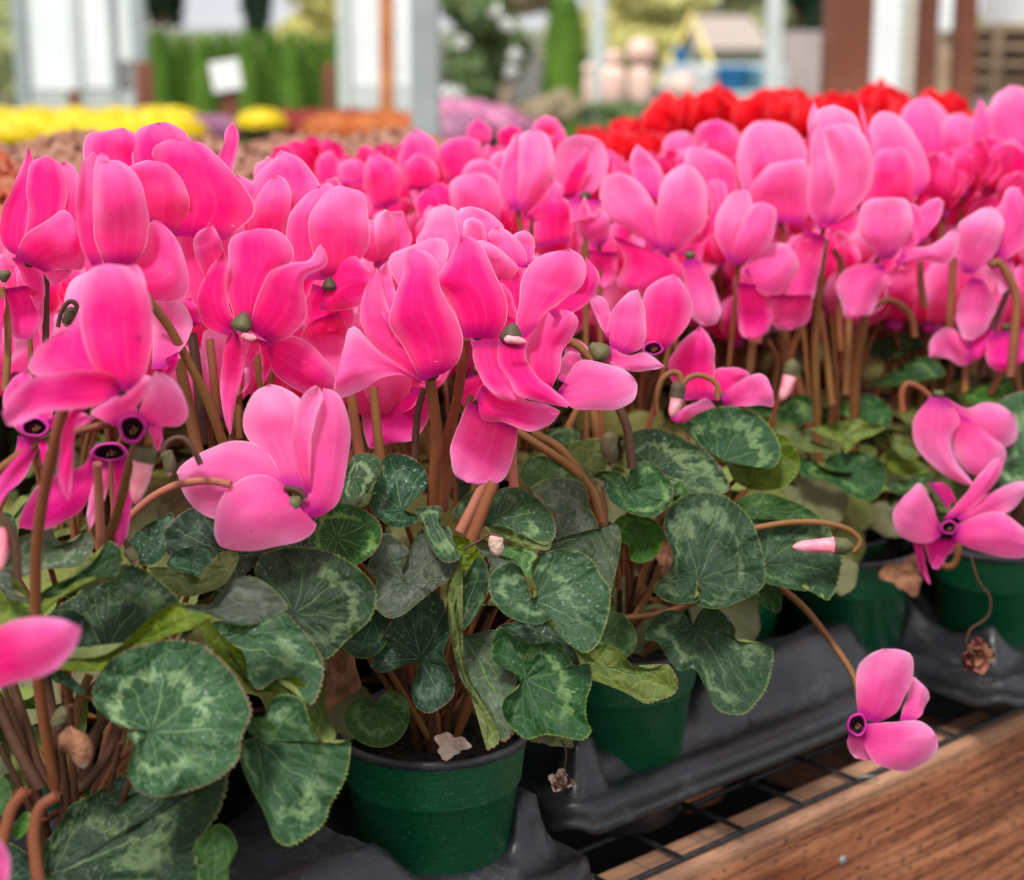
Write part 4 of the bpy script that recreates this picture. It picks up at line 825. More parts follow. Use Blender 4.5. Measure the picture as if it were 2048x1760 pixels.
def put_flower(root, k, col, pos, M, merged):
    """pos local to root; M 3x3 rotation*scale"""
    cm, pm_ = flower_meshes(k, col, merged)
    f = bpy.data.objects.new('flower', cm); COL.objects.link(f); f.parent = root
    f.matrix_local = Matrix.Translation(pos) @ M.to_4x4()
    for p in pm_:
        q = bpy.data.objects.new('petal', p); COL.objects.link(q); q.parent = f
    return f
def cord(th, rng, depth=.85):
    t = abs(th)/pi
    r = 1.0-.22*t-.06*cos(th*2)
    if t > .72: r *= 1-depth*((t-.72)/.28)**2.2
    return r
LV = []
for k in range(7):
    rng = random.Random(k+90); b = MB(); n = 64; rows = []; uvs = []
    ph = rng.uniform(0, 6); cp = rng.uniform(-.28, .30); wv = rng.uniform(.06, .17)
    for i, q in enumerate([0, .1, .25, .42, .6, .76, .88, .96, 1.0]):
        row = []; uu = []
        for j in range(n):
            th = -pi+2*pi*j/n+1e-4
            r = cord(th, rng)*q*(1+(.012*(1 if j % 2 else -1) if q == 1 else 0))*.5
            x = r*cos(th)+.0; y = r*sin(th)*1.08
            z = cp*(q*q)*.5 + wv*.5*q*q*sin(3*th+ph)+.03*q**3*sin(8*th+ph*2) - .03*cos(th*9)*q*(1-q)
            row.append((x, y, z)); uu.append((j/n, q))
        rows.append(row); uvs.append(uu)
    b.grid(rows, uvs, 0, True); LV.append(b)
LEAFM = [M_LEAF, M_LEAF, M_LEAFL, M_LEAFD, M_LEAFB, M_LEAFG]
def gen_leaf_mesh(rng, J, dirv, nrm, size, mat):
    """leaf + its stalk as one mesh, in plant coordinates (plant origin = pot base)"""
    src = rng.choice(LV); X = dirv.normalized(); Zz = (nrm-X*nrm.dot(X)).normalized(); Y = Zz.cross(X)
    b = MB(); b.uv = list(src.uv); b.f = list(src.f); b.mi = list(src.mi)
    b.v = [tuple(J+(X*v[0]+Y*v[1]+Zz*v[2])*size) for v in src.v]
    base = Vector((rng.uniform(-.012, .012), rng.uniform(-.012, .012), .112))
    m = Vector((J.x*.35, J.y*.35, .112+(J.z-.112)*.62))
    q = cr([tuple(J-Zz*.001), tuple(m), tuple(base)], 10)
    b.tube(q, [.0014+.0008*i/9 for i in range(10)], 6, 1)
    return b.mesh('leaf', [mat, rng.choice([M_STEM, M_STEMO])])
def proto(seed, nleaf, nflower, spreadr=.12, col='hot'):
    rng = random.Random(seed); leaves = []; flowers = []
    for i in range(nleaf):
        f = (i+.5)/nleaf; az = i*2.39996+rng.uniform(-.3, .3)
        r = spreadr*sqrt(f)*rng.uniform(.85, 1.1); h = .122+.085*(1-f**1.5)+rng.uniform(-.01, .015)
        J = Vector((r*cos(az), r*sin(az), h))
        tilt = .25+1.0*f*rng.uniform(.6, 1.2)
        out = Vector((cos(az), sin(az), 0))
        nrm = out*sin(tilt)+Vector((0, 0, cos(tilt)))+Vector((rng.uniform(-.3, .3), rng.uniform(-.3, .3), 0))
        a2 = az+rng.uniform(-.7, .7)
        d = Vector((cos(a2), sin(a2), 0)); d = d-nrm.normalized()*d.dot(nrm.normalized())
        leaves.append(gen_leaf_mesh(rng, J, d, nrm, rng.uniform(.052, .082), rng.choice(LEAFM)))
    for i in range(nflower):
        f = (i+.5)/nflower; az = i*2.39996*1.7+rng.uniform(-.4, .4)
        r = .082*sqrt(f)*rng.uniform(.8, 1.1); h = .335-.075*f+rng.uniform(-.025, .035)
        if rng.random() < .15: h -= .05; r *= 1.3
        pos = Vector((r*cos(az), r*sin(az), h))
        lean = rng.uniform(0, .32); la = az+rng.uniform(-1, 1)
        M = (Matrix.Rotation(lean, 3, Vector((-sin(la), cos(la), 0))) @ Matrix.Rotation(rng.uniform(0, 6.28), 3, 'Z')) * rng.uniform(.9, 1.12)
        b = MB(); base = (rng.uniform(-.015, .015), rng.uniform(-.015, .015), .112)
        q = cr([base, (r*.4*cos(az), r*.4*sin(az), .112+(h-.112)*.55), (pos.x*.95, pos.y*.95, h-.012), tuple(pos+M@Vector((0, 0, .002)))], 12)
        b.tube(q, [.0022-.0006*i2/11 for i2 in range(12)], 7)
        flowers.append((rng.randrange(6), pos, M, b.mesh('flower_stem', rng.choice([M_STEM, M_STEMO, M_STEM]))))
    return leaves, flowers
PROTO = [proto(200+i, 22, 11) for i in range(4)]
PLOW = [proto(300+i, 16, 12) for i in range(2)]
def grow(root, pr, cols, merged, rz=0, keep=lambda p: True, leaves=True, hs=1.0):
    rng = random.Random(hash((round(root.location.x, 3), round(root.location.y, 3))) & 0xffff)
    R = Matrix.Rotation(rz, 4, 'Z')
    if leaves:
        for me in pr[0]:
            o = bpy.data.objects.new('leaf', me); COL.objects.link(o); o.parent = root; o.rotation_euler.z = rz
    for k, pos, M, sm_ in pr[1]:
        p = R @ pos
        if not keep(root.location+p): continue
        f = put_flower(root, k, rng.choice(cols), p, R.to_3x3() @ M, merged)
        s = bpy.data.objects.new('flower_stem', sm_); COL.objects.link(s); s.parent = root; s.rotation_euler.z = rz
def proj(w):
    q = Vector(w)-CAM; d = q.dot(CF); return 1024+FPX*q.dot(CR)/d, 880-FPX*q.dot(CU)/d, d

# placed blooms of the second rows: (x, y of the flower base, height px, d, colour)
def bloom_at(root, x, y, hpx, d, col, k, yaw, lean=0.0, merged=False):
    w = P(x, y, d); loc = w-Vector(root.location)
    s = hpx*d/FPX/.062
    M = (Matrix.Rotation(lean, 3, 'Y') @ Matrix.Rotation(yaw, 3, 'Z'))*s
    put_flower(root, k, col, loc, M, merged)
    b = MB(); base = Vector((random.uniform(-.02, .02), random.uniform(-.02, .02), .112))
    q = cr([tuple(base), tuple(base.lerp(loc, .5)-Vector((loc.x-base.x, loc.y-base.y, 0))*.15), tuple(loc-Vector((0, 0, .004)))], 12)
    b.tube(q, .0020, 7)
    o = b.build('flower_stem', random.choice([M_STEM, M_STEMO]), root, None)
ROWS = []
def row(n, v, u0, u1, step, off=0):
    u = u0+off; out = []
    while u < u1: out.append((u, v)); u += step
    return out
# second row and further back; every plant its own pot
grid2 = []
sets = [(.93, .50, 1.72, .137), (1.065, .46, 1.95, .137), (1.20, .52, 2.20, .139), (1.335, .62, 2.5, .139)]
ordn = ['first', 'second', 'third', 'fourth', 'fifth', 'sixth', 'seventh', 'eighth', 'ninth', 'tenth', 'eleventh', 'twelfth', 'thirteenth', 'fourteenth', 'fifteenth', 'sixteenth']
front_extra = [(1.40, .80), (1.54, .80), (1.68, .80)]
SKY = [(0, 265), (170, 290), (380, 290), (480, 290), (520, 300), (620, 300), (640, 300), (800, 300), (830, 262), (940, 262), (1120, 262), (1150, 300), (1300, 330), (1480, 320), (1560, 235), (1800, 205), (1900, 180), (2048, 165), (9999, 165)]
def skyline(x):
    for (a, b), (c, d) in zip(SKY, SKY[1:]):
        if a <= x < c: return b+(d-b)*(x-a)/(c-a)
    return 265
def keepf(w):
    x, y, d = proj(w+Vector((0, 0, .072)))
    if x > 1100 and (d < 1.48 or y > 520): return False
    if x <= 1100 and y > 600: return False
    if 620 < x <= 1100 and d < 1.42 and y < 420: return False
    return y > skyline(x)
protected = []
second = []
for ri, (v, u0, u1, st) in enumerate(sets):
    us = [u0+i*st+(.07 if ri % 2 else 0) for i in range(int((u1-u0)/st)+1)]
    for i, u in enumerate(us):
        x, y, d = proj(B(u, v, 1.1))
        if x < -180 or x > 2250: continue
        second.append((ri, i, u, v, d))
cnt = {}
for ri, i, u, v, d in second:
    cnt[ri] = cnt.get(ri, -1)+1
    r = plant_root(u, v, 'pink cyclamen in the %s row from the bench edge, %s pot from the left' % (ordn[ri+1], ordn[cnt[ri]]))
    cols = ['hot', 'hot', 'light'] if u < 1.15 else ['light', 'light', 'hot']
    merged = d > 1.75
    grow(r, PROTO[(i+ri*2) % 4], cols, merged, rz=(i*1.9+ri*2.3), keep=keepf)
    protected.append(r)
for n, (u, v) in enumerate(front_extra):
    r = plant_root(u, v, 'pale pink cyclamen in the front row past the right edge pots, %s along' % ordn[n])
    grow(r, PROTO[n], ['light', 'light', 'hot'], False, rz=n*1.3+1, keep=keepf); protected.append(r)
def nearest(x, y, d):
    w = P(x, y, d); return min(protected, key=lambda r: (Vector(r.location).xy-w.xy).length)
BL = [(640, 470, 120, 1.25, 'hot', 1, .3), (760, 520, 110, 1.2, 'light', 3, 1.3), (1110, 520, 100, 1.38, 'hot', 0, 2.0), (1010, 470, 100, 1.42, 'hot', 3, 1.7), (880, 520, 110, 1.3, 'hot', 1, 2.5),
 (1600, 560, 100, 1.5, 'hot', 3, .5), (1440, 520, 100, 1.5, 'hot', 2, 1.2), (1930, 330, 110, 1.8, 'light', 3, 1.4), (1860, 430, 110, 1.62, 'light', 0, .4), (2030, 430, 110, 1.62, 'hot', 2, 1.6), (1300, 420, 90, 1.55, 'hot', 0, .1), (1420, 330, 60, 1.9, 'light', 0, .1), (1350, 350, 60, 1.9, 'light', 2, .1), (1660, 560, 110, 1.5, 'hot', 2, .2), (1720, 560, 110, 1.5, 'hot', 4, 1.2),
 (100, 620, 120, 1.15, 'hot', 0, .7), (560, 400, 95, 1.2, 'light', 2, .1)]
rb = random.Random(8)
for i in range(46):
    x_ = 1010+(i % 23)*46+rb.uniform(-14, 14); y_ = (400 if i < 23 else 500)+rb.uniform(-25, 35); BL.append((x_, y_, rb.uniform(100, 122), 1.56+rb.uniform(-.02, .06), rb.choice(['deep', 'deep', 'hot']), i % 6, rb.uniform(0, 6), rb.uniform(-.3, .3)))
for i in range(26):
    x_ = 610+(i % 13)*44+rb.uniform(-14, 14); y_ = (370 if i < 13 else 450)+rb.uniform(-15, 25); BL.append((x_, y_, rb.uniform(80, 100), 1.55+rb.uniform(-.02, .06), rb.choice(['deep', 'deep', 'hot']), i % 6, rb.uniform(0, 6), rb.uniform(-.3, .3)))
for t in BL:
    bloom_at(nearest(t[0], t[1], t[3]), *t)
# fill foliage under the traced front plants
for r, sd in ((P0, 3), (P1, 1), (P2, 2), (P3, 0), (P4, 3)):
    for i, me in enumerate(PLOW[sd % 2][0]):
        if i % 2 == 0 or r in (P3, P4):
            ce = sum((Vector(v.co) for v in me.vertices), Vector())/len(me.vertices)
            a = sd*1.7
            c2 = Matrix.Rotation(a, 3, 'Z') @ ce
            lim = {P0.name: 1500, P1.name: 1360, P2.name: 1180, P3.name: 1040, P4.name: 1030}[r.name]; q_ = proj(Vector(r.location)+c2)
            if q_[1] > lim or (r.name == P2.name and q_[0] > 1480): continue
            if c2.y < 0.015: continue      # keep the fill at the far side of the plant
            o = bpy.data.objects.new('leaf', me); COL.objects.link(o); o.parent = r; o.rotation_euler.z = a
# stalks at the heart of each front plant
for r in (P0, P1, P2, P3, P4):
    rng = random.Random(int(r.location.x*1000))
    for i in range(11):
        a = rng.uniform(0, 6.28); h = rng.uniform(.06, .12); rr = rng.uniform(.02, .05); b = MB()
        b.tube(cr([(.012*cos(a), .012*sin(a), .108), (rr*.6*cos(a), rr*.6*sin(a), .112+h*.5), (rr*cos(a), rr*sin(a), .115+h)], 8), [.0026-.001*q/7 for q in range(8)], 7)
        b.build('leaf_stalk', M_STEMD, r)

# ---------------------------------------------------------------- traced blooms of the second rows
ZG = Z(1024, 200, 2.0); ZM = Z(500, 100, 3.4133)
def mid(d, petals, mat=M_LIGHT, stempt=None, **k):
    L, R = petals[-1][:2]; x = (L[0][0]+R[0][0])/2; y = (L[0][1]+R[0][1])/2
    r = nearest(x, y, d); fl = flower(r, d, petals, mat, step=.006, **k)
    o = Vector(r.location); a = P(x, y, d+.006)-o; base = Vector((random.uniform(-.02, .02), random.uniform(-.02, .02), .112))
    b = MB(); b.tube(cr([tuple(base), tuple(Vector((base.x*.4+a.x*.6, base.y*.4+a.y*.6, (base.z+a.z)/2))), tuple(a)], 12), [.0023-.0004*i/11 for i in range(12)], 8)
    b.build('flower_stem', random.choice([M_STEM, M_STEMO]), r)
    return fl
H_ = M_HOT; L_ = M_LIGHT
def g(L, R, cup=.4, m=None, dt=0): return (ZG(L), ZG(R), cup, dt) + ((m,) if m else ())
def t(L, R, cup=.4, m=None, dt=0): return (ZM(L), ZM(R), cup, dt) + ((m,) if m else ())
mid(1.72, [g([(1640, 280), (1560, 180), (1545, 80), (1590, 10)], [(1750, 250), (1765, 130), (1730, 40), (1660, -20)]),
  g([(1750, 280), (1710, 180), (1720, 100), (1760, 60)], [(1850, 260), (1872, 170), (1850, 90), (1800, 50)], .5)])
mid(1.70, [g([(1960, 200), (1900, 100), (1920, 0)], [(2080, 200), (2100, 60), (2060, -40), (1990, -60)]),
  g([(1870, 260), (1830, 150), (1850, 60)], [(1920, 260), (1925, 120), (1890, 20), (1870, -10)], .6)])
mid(1.66, [g([(1700, 500), (1640, 400), (1680, 310)], [(1850, 480), (1880, 380), (1850, 300), (1770, 280)], .4, H_),
  g([(1950, 400), (1885, 300), (1900, 200)], [(2080, 380), (2090, 250), (2000, 150)])])
mid(1.62, [g([(620, 270), (600, 190), (630, 140)], [(740, 240), (730, 150), (680, 122)]), g([(760, 250), (728, 160), (750, 100)], [(880, 270), (917, 180), (890, 110), (820, 75)], .5, H_)])
mid(1.62, [g([(110, 230), (80, 130), (100, 80)], [(210, 240), (220, 150), (180, 80), (140, 62)], .4, H_)])
mid(1.50, [g([(930, 400), (898, 250), (915, 150), (960, 95)], [(1170, 320), (1180, 200), (1120, 110), (1020, 80)]), g([(960, 360), (955, 250), (1000, 180)], [(1060, 360), (1080, 260), (1050, 190)], .5, H_),
  g([(740, 420), (690, 280), (700, 200)], [(900, 400), (895, 270), (820, 210), (740, 188)]),
  g([(1000, 480), (948, 400), (960, 340), (1030, 260)], [(1160, 500), (1200, 420), (1195, 300), (1170, 240), (1100, 243)])])
mid(1.46, [g([(1560, 400), (1460, 300), (1428, 150), (1440, 80), (1470, 48)], [(1640, 370), (1672, 300), (1650, 210), (1600, 120), (1540, 60), (1500, 45)]),
  g([(1400, 330), (1420, 200), (1395, 60)], [(1440, 330), (1440, 180), (1410, 60), (1386, -5)], .5),
  g([(1390, 440), (1420, 330), (1440, 240), (1480, 200)], [(1600, 440), (1627, 360), (1612, 260), (1580, 200), (1540, 182)], .5, H_)])
# the tall central bloom of this group
fl = mid(1.36, [g([(1215, 400), (1190, 200), (1185, 80)], [(1250, 300), (1240, 120), (1228, 60), (1206, -5)], .4),
  g([(1240, 400), (1190, 200), (1200, 80), (1230, 35)], [(1380, 300), (1400, 160), (1370, 60), (1290, 18)], .3),
  g([(1225, 520), (1225, 470), (1280, 440)], [(1290, 510), (1370, 530), (1385, 440), (1340, 410)], .4, H_),
  g([(1250, 510), (1270, 410), (1290, 330), (1270, 220), (1240, 120)], [(1280, 510), (1390, 410), (1442, 330), (1437, 210), (1400, 130), (1340, 92), (1290, 95)], .45),
  g([(1232, 515), (1180, 430), (1190, 250), (1198, 150)], [(1262, 510), (1275, 410), (1292, 330), (1270, 210), (1245, 120), (1216, 86)], .45)])
mid(1.38, [g([(500, 360), (473, 260), (480, 210)], [(590, 400), (602, 300), (570, 240), (505, 178)]),
  g([(660, 620), (760, 520), (790, 420), (780, 330)], [(720, 620), (832, 500), (862, 400), (850, 330), (820, 316)], .4, H_),
  g([(400, 540), (450, 640), (420, 740)], [(560, 600), (700, 680), (640, 760), (520, 770)], .3, H_),
  g([(572, 600), (480, 525), (380, 470), (350, 390), (370, 310)], [(592, 600), (598, 480), (560, 400), (520, 340), (480, 308), (430, 290)], .4),
  g([(598, 615), (570, 520), (580, 430), (600, 330), (640, 278)], [(640, 612), (745, 530), (785, 430), (772, 330), (730, 270), (690, 253)], .45)])
mid(1.32, [g([(680, 640), (695, 760), (712, 860)], [(745, 635), (802, 730), (833, 830), (822, 890), (770, 906)], .4)])
mid(1.35, [g([(1030, 780), (1040, 900)], [(1200, 780), (1190, 880), (1120, 920)], .3, H_),
  g([(900, 730), (903, 850), (918, 940)], [(1000, 740), (1042, 850), (1020, 930), (960, 952)], .4, H_),
  g([(1170, 510), (1120, 640), (1090, 780)], [(1255, 550), (1232, 680), (1200, 800), (1140, 802)], .4, H_),
  g([(925, 680), (980, 610), (1050, 573), (1090, 575)], [(945, 700), (990, 770), (1060, 782), (1122, 740), (1152, 660), (1120, 590)], .4),
  g([(862, 645), (818, 560), (813, 480), (850, 400), (890, 362)], [(882, 645), (922, 540), (962, 430), (948, 370), (920, 353)], .4),
  g([(888, 662), (878, 580), (920, 480), (960, 420)], [(925, 655), (1010, 600), (1052, 520), (1057, 440), (1010, 408)], .45)])
mid(1.42, [g([(200, 395), (163, 300), (178, 200), (220, 150)], [(300, 390), (372, 310), (387, 230), (350, 160), (280, 138)], -.4),
  g([(190, 395), (225, 290), (280, 210)], [(250, 390), (295, 300), (312, 210), (302, 194)], .4, H_, -.01)])
mid(1.36, [g([(-30, 420), (-20, 260), (0, 160)], [(40, 430), (50, 260), (40, 170), (15, 130)], .4, L_),
  g([(50, 480), (15, 350), (8, 230), (30, 140)], [(95, 440), (162, 330), (168, 220), (140, 140), (85, 112)], .4),
  g([(68, 480), (110, 400), (140, 330)], [(100, 480), (155, 410), (172, 350), (165, 310)], .4)])
mid(1.34, [g([(300, 600), (320, 720)], [(420, 610), (415, 720), (370, 765)], .3, H_),
  g([(95, 590), (85, 480), (120, 410)], [(230, 570), (248, 460), (222, 400), (170, 388)], .4, H_),
  g([(320, 595), (268, 540), (272, 480)], [(380, 570), (394, 490), (362, 440), (310, 430)], .5, L_)])
mid(1.33, [g([(130, 600), (100, 700)], [(260, 600), (290, 720), (200, 780)], .3, H_), g([(230, 400), (240, 500)], [(360, 400), (330, 470), (290, 380)], .3, L_)])
# left-hand group
mid(1.62, [t([(1490, 640), (1478, 540)], [(1640, 640), (1645, 540), (1550, 463)], .4, H_), t([(1700, 660), (1688, 570)], [(1850, 650), (1852, 545), (1770, 513)], .4, H_)])
mid(1.62, [t([(1950, 620), (1932, 520)], [(2080, 620), (2090, 480), (2000, 448)], .4, H_)])
mid(1.50, [t([(1350, 900), (1288, 760), (1300, 660), (1370, 610)], [(1560, 880), (1592, 750), (1570, 630), (1460, 588)], .4, H_), t([(1700, 900), (1640, 780), (1660, 710)], [(1830, 900), (1852, 780), (1760, 678)], .4)])
mid(1.46, [t([(1110, 900), (1008, 780), (1030, 660), (1070, 580)], [(1230, 850), (1292, 720), (1260, 620), (1190, 560), (1140, 538)], .4, H_), t([(1480, 960), (1448, 850), (1500, 765)], [(1680, 950), (1722, 850), (1660, 780), (1570, 738)], .4),
  t([(1080, 960), (1048, 850), (1060, 770)], [(1260, 950), (1292, 850), (1250, 760), (1140, 700)], .4, H_)])
mid(1.46, [t([(470, 920), (448, 800), (480, 720)], [(600, 920), (612, 780), (555, 683)], .4, H_), t([(620, 920), (603, 800), (650, 755)], [(790, 900), (802, 790), (720, 738)], .4),
  t([(840, 1100), (775, 900), (800, 750)], [(1010, 1050), (1040, 850), (960, 750), (850, 693)], .4, H_)])
mid(1.38, [t([(1160, 1180), (1128, 1020)], [(1380, 1180), (1402, 1000), (1320, 910), (1240, 925)], .4, H_), t([(1400, 1180), (1368, 1000), (1380, 890)], [(1700, 1180), (1722, 1000), (1650, 870), (1520, 833)], .4, L_)])
mid(1.34, [t([(1780, 1110), (1700, 950), (1740, 700)], [(1840, 1000), (1850, 700), (1830, 558)], .4), t([(1870, 1140), (2000, 1000), (2080, 900)], [(1930, 1160), (2100, 1080), (2150, 950)], .4, H_),
  t([(1790, 1110), (1830, 950), (1838, 700), (1850, 600), (1895, 552)], [(1870, 1080), (1960, 960), (2045, 850), (2065, 700), (2040, 600), (1965, 538)], .45, L_)])

# ---------------------------------------------------------------- red cyclamen behind
n = 0
for ri, v in enumerate((1.49, 1.63, 1.77, 1.91)):
    k = 0
    for i in range(24):
        u = 1.42+.145*i+(.07 if ri % 2 else 0)
        x, y, d = proj(B(u, v, 1.1))
        if x < 1150-ri*10 or x > 2150 : continue
        tall = x > 1290
        r = empty('potted_cyclamen', B(u, v, RIM-.1228), 'red cyclamen behind the pink ones, %s row, %s from the left' % (ordn[ri], ordn[k]), 'cyclamen', 'red cyclamen at the back of the bench')
        add_pot(r); k += 1
        grow(r, PLOW[(i+ri) % 2], ['red'], True, rz=i*1.3+ri, keep=lambda w: proj(w+Vector((0, 0, .055)))[1] > (150 if proj(w)[0] < 1820 else 168))

reds = [o for o in COL.objects if o.get('group', '').startswith('red cyclamen')]
for i, (x, y, h) in enumerate([(1165, 345, 78), (1205, 350, 80), (1250, 345, 84), (1290, 335, 80), (1225, 375, 80), (1325, 290, 90), (1350, 262, 88), (1385, 270, 90), (1425, 258, 90), (1340, 345, 90), (1395, 330, 90), (1455, 300, 84),
   (1500, 275, 90), (1535, 262, 88), (1575, 262, 86), (1560, 300, 90), (1610, 275, 88), (1650, 262, 88), (1690, 262, 86), (1725, 262, 80), (1760, 250, 90), (1795, 262, 84), (1480, 340, 90), (1520, 330, 88), (1670, 300, 86), (1740, 300, 86), (1860, 245, 66), (1900, 240, 62)]):
    d = 2.25 if x > 1300 else 2.0
    w = P(x, y, d); r = min(reds, key=lambda q: (Vector(q.location).xy-w.xy).length)
    bloom_at(r, x, y, h, d, 'red', i % 6, i*1.3, .15*sin(i*2.0), True)
# ---------------------------------------------------------------- trays
def tray_mat():
    t = NT('tray_black_plastic'); g = t.new('NewGeometry').outputs['Position']
    n = t.noise(g, 28, 4, .6); n2 = t.noise(g, 420, 3); n3 = t.noise(t.map(g, (1, 1, 2)), 30, 6, .75, .3)
    c = t.mix(n, (.010, .0105, .012), (.028, .029, .033))
    c = t.mix(t.math('MULTIPLY', t.sm(n3, .52, .72), .30), c, (.15, .155, .165))
    c = t.mix(t.math('MULTIPLY', t.sm(n2, .64, .74), .30), c, (.22, .22, .23))
    return t.pbr(c, t.sm(n3, .35, .65, .28, .50), t.bump(n2, .15, .0006), .5)
M_TRAY = tray_mat()
ZL = .852
def smst(x): x = max(0, min(1, x)); return x*x*(3-2*x)
def tray(u0, u1, v0, v1, pots, label, bumps=(), slots=(), res=.005):
    b = MB(); du = u1-u0; dv = v1-v0; nu = int(du/res); nv = int(dv/res); rc = .032
    def rnd(u, v):
        cu = min(max(u, u0+rc), u1-rc); cv = min(max(v, v0+rc), v1-rc); x = u-cu; y = v-cv
        if x != 0 and y != 0:
            m = max(abs(x), abs(y)); l = sqrt(x*x+y*y)
            if l > 0: return cu+x*m/l, cv+y*m/l
        return u, v
    rows = []; uvs = []
    for i in range(nu+1):
        row = []
        for j in range(nv+1):
            u, v = rnd(u0+du*i/nu, v0+dv*j/nv)
            e = min(u-u0, u1-u, v-v0, v1-v)
            dm = min([math.hypot(u-a, v-c) for a, c in [q[:2] for q in pots]]+[9])
            vf = v-v0
            h = .005*smst((e-.016)/.03) + .038*min(1, max(0, dm-.057)/.024)*min(1, max(0, e-.026)/.020)
            for pq in pots:
                if len(pq) > 2: h += pq[2]*smst((.085-math.hypot(u-pq[0], v-pq[1]))/.035)*smst((e-.012)/.02)
            h += .0042*smst((.008-abs(e-.009))/.006) - .004*smst((.006-abs(e-.021))/.005)
            for a, c, hh, rr in bumps:
                q = max(abs(u-a)/rr, abs(v-c)/(rr*.8)); h = max(h, hh*min(1, max(0, (1.15-q)/.5))*smst((e-.008)/.014))
            for a, c, w, l in slots:
                if abs(u-a) < l and abs(v-c) < w: h -= .007*smst(min((l-abs(u-a))/.006, (w-abs(v-c))/.006, 1))
            h += .0004*noise.noise(Vector((u*25, v*25, 0)))
            row.append(B(u, v, ZL+h))
        rows.append(row); uvs.append([(0, 0)]*(nv+1))
    b.grid(rows, uvs)
    # skirt: down-turned lip with a small step
    per = [(i, 0) for i in range(nu)]+[(nu, j) for j in range(nv)]+[(i, nv) for i in range(nu, 0, -1)]+[(0, j) for j in range(nv, 0, -1)]
    cu, cv = (u0+u1)/2, (v0+v1)/2; ring = [rows[i][j] for i, j in per]; cen = B(cu, cv, ZL)
    rr = []
    for off, dz in ((0, 0), (.0025, -.0008), (.0048, -.0035), (.0056, -.0085), (.0050, -.0115), (.0072, -.0135), (.0082, -.0165), (.0066, -.0190), (.0, -.0185)):
        r_ = []
        for p in ring:
            o = p-cen; o.z = 0; l = o.length; r_.append(p+o*(off/l)+Vector((0, 0, dz)))
        rr.append(r_)
    b.grid(rr, [[(0, 0)]*len(ring)]*len(rr), 0, True)
    root = empty('plant_tray', B(cu, cv, .803), label, 'tray', 'black nursery trays under the pots')
    b.build('deck', M_TRAY, root, Vector(root.location))
    for a, c in [q[:2] for q in pots]:
        m = MB(); m.lathe([(.0475, ZL-.003-.803), (.0468, .004), (.044, .0005), (.010, .0)], 36)
        o = m.build('cup', M_TRAY, root); o.location = B(a, c, .803)-Vector(root.location)
    return root
def cell(u, v): return (u, v)
tray(.25, .715, .722, 1.0, [(.392, .79), (.647, .806, .004), (.50, .93), (.637, .93)], 'dark grey plastic tray nearest the camera, under the front pot with the dry leaf', bumps=[(.695, .772, .042, .022)])
tray(.752, 1.150, .785, 1.01, [(.852, .847, .016), (1.165, .885), (.911, .93), (1.048, .93)], 'black plastic tray in the middle of the bench edge, dusty curved lip', bumps=[(.778, .812, .040, .018)], slots=[(.99, .815, .008, .032)])
tray(1.165, 1.62, .722, 1.0, [(1.275, .807), (1.40, .80), (1.54, .80), (1.322, .93), (1.459, .93), (1.596, .93)], 'black plastic tray at the right edge of the photo, set forward on the wire', bumps=[(1.29, .742, .02, .02)])

for n_, (a0, a1, b0, b1, wh) in enumerate([(.42, 1.00, 1.015, 1.405, 'second rows of pink cyclamen, left end'), (1.015, 1.60, 1.015, 1.405, 'second rows of pink cyclamen, middle'), (1.615, 2.2, 1.015, 1.405, 'second rows of pink cyclamen, right end'), (1.36, 2.1, 1.42, 2.0, 'red cyclamen, nearer part'), (2.115, 2.9, 1.42, 2.0, 'red cyclamen, farther part')]):
    tray(a0, a1, b0, b1, [(9, 9)], 'black plastic tray hidden under the '+wh, res=.015)
# ---------------------------------------------------------------- the bench
def wood(name, c1, c2, c3, scale=1.0, marks=True):
    t = NT(name); obj = t.new('TexCoord').outputs['Object']
    w = t.noise(t.map(obj, (1.2*scale, 9*scale, 9*scale)), 3, 4, .6, .6)
    g = t.noise(t.map(obj, (2.2*scale, 75*scale, 55*scale)), 3.0, 5, .65, .4)
    fi = t.noise(t.map(obj, (22*scale, 500*scale, 400*scale)), 2.0, 3, .6)
    c = t.mix(t.sm(w, .35, .65), c1, c2); c = t.mix(t.math('MULTIPLY', t.sm(g, .44, .62), .85), c, c3)
    c = t.mix(t.math('MULTIPLY', t.sm(fi, .55, .7), .35), c, (c3[0]*.5, c3[1]*.5, c3[2]*.5))
    zz = sep(t, obj)[2]
    h = t.math('ADD', t.math('MULTIPLY', g, .5), t.math('MULTIPLY', fi, .6))
    if marks:
        br = t.noise(t.map(obj, (55, 1, 260)), 1.6, 1, .3)
        mk = t.sm(br, .625, .66)
        c = t.mix(t.math('MULTIPLY', mk, .8), c, (.035, .014, .008)); h = t.math('SUBTRACT', h, mk)
        c = t.mix(t.math('MULTIPLY', t.sm(zz, .074, .095), .55), c, (.50, .30, .19))  # highlight along the board's top edge, painted into the wood colour
    return t.pbr(c, .68, t.bump(h, .5, .0018), .25)
M_WOOD = wood('bench_wood', (.27, .078, .032), (.52, .21, .10), (.13, .034, .015))
M_WOODI = wood('bench_wood_inner', (.26, .125, .08), (.36, .19, .13), (.20, .085, .05), 1.0, False)
M_WIRE = simple('coated_black_wire', (.010, .011, .013), (.035, .037, .042), 120, .42, .2)
M_STEEL = simple('galvanised', (.30, .31, .31), (.42, .43, .43), 20, .45, .1, .001, .5, .6)
bench = empty('plant_bench', B(1.9, .757, 0), 'reddish timber plant bench topped with black wire mesh, cyclamen trays along its edge', 'bench', rz=-(BA-pi/2)*1.0)
bench.rotation_euler.z = atan2(UD.y, UD.x)
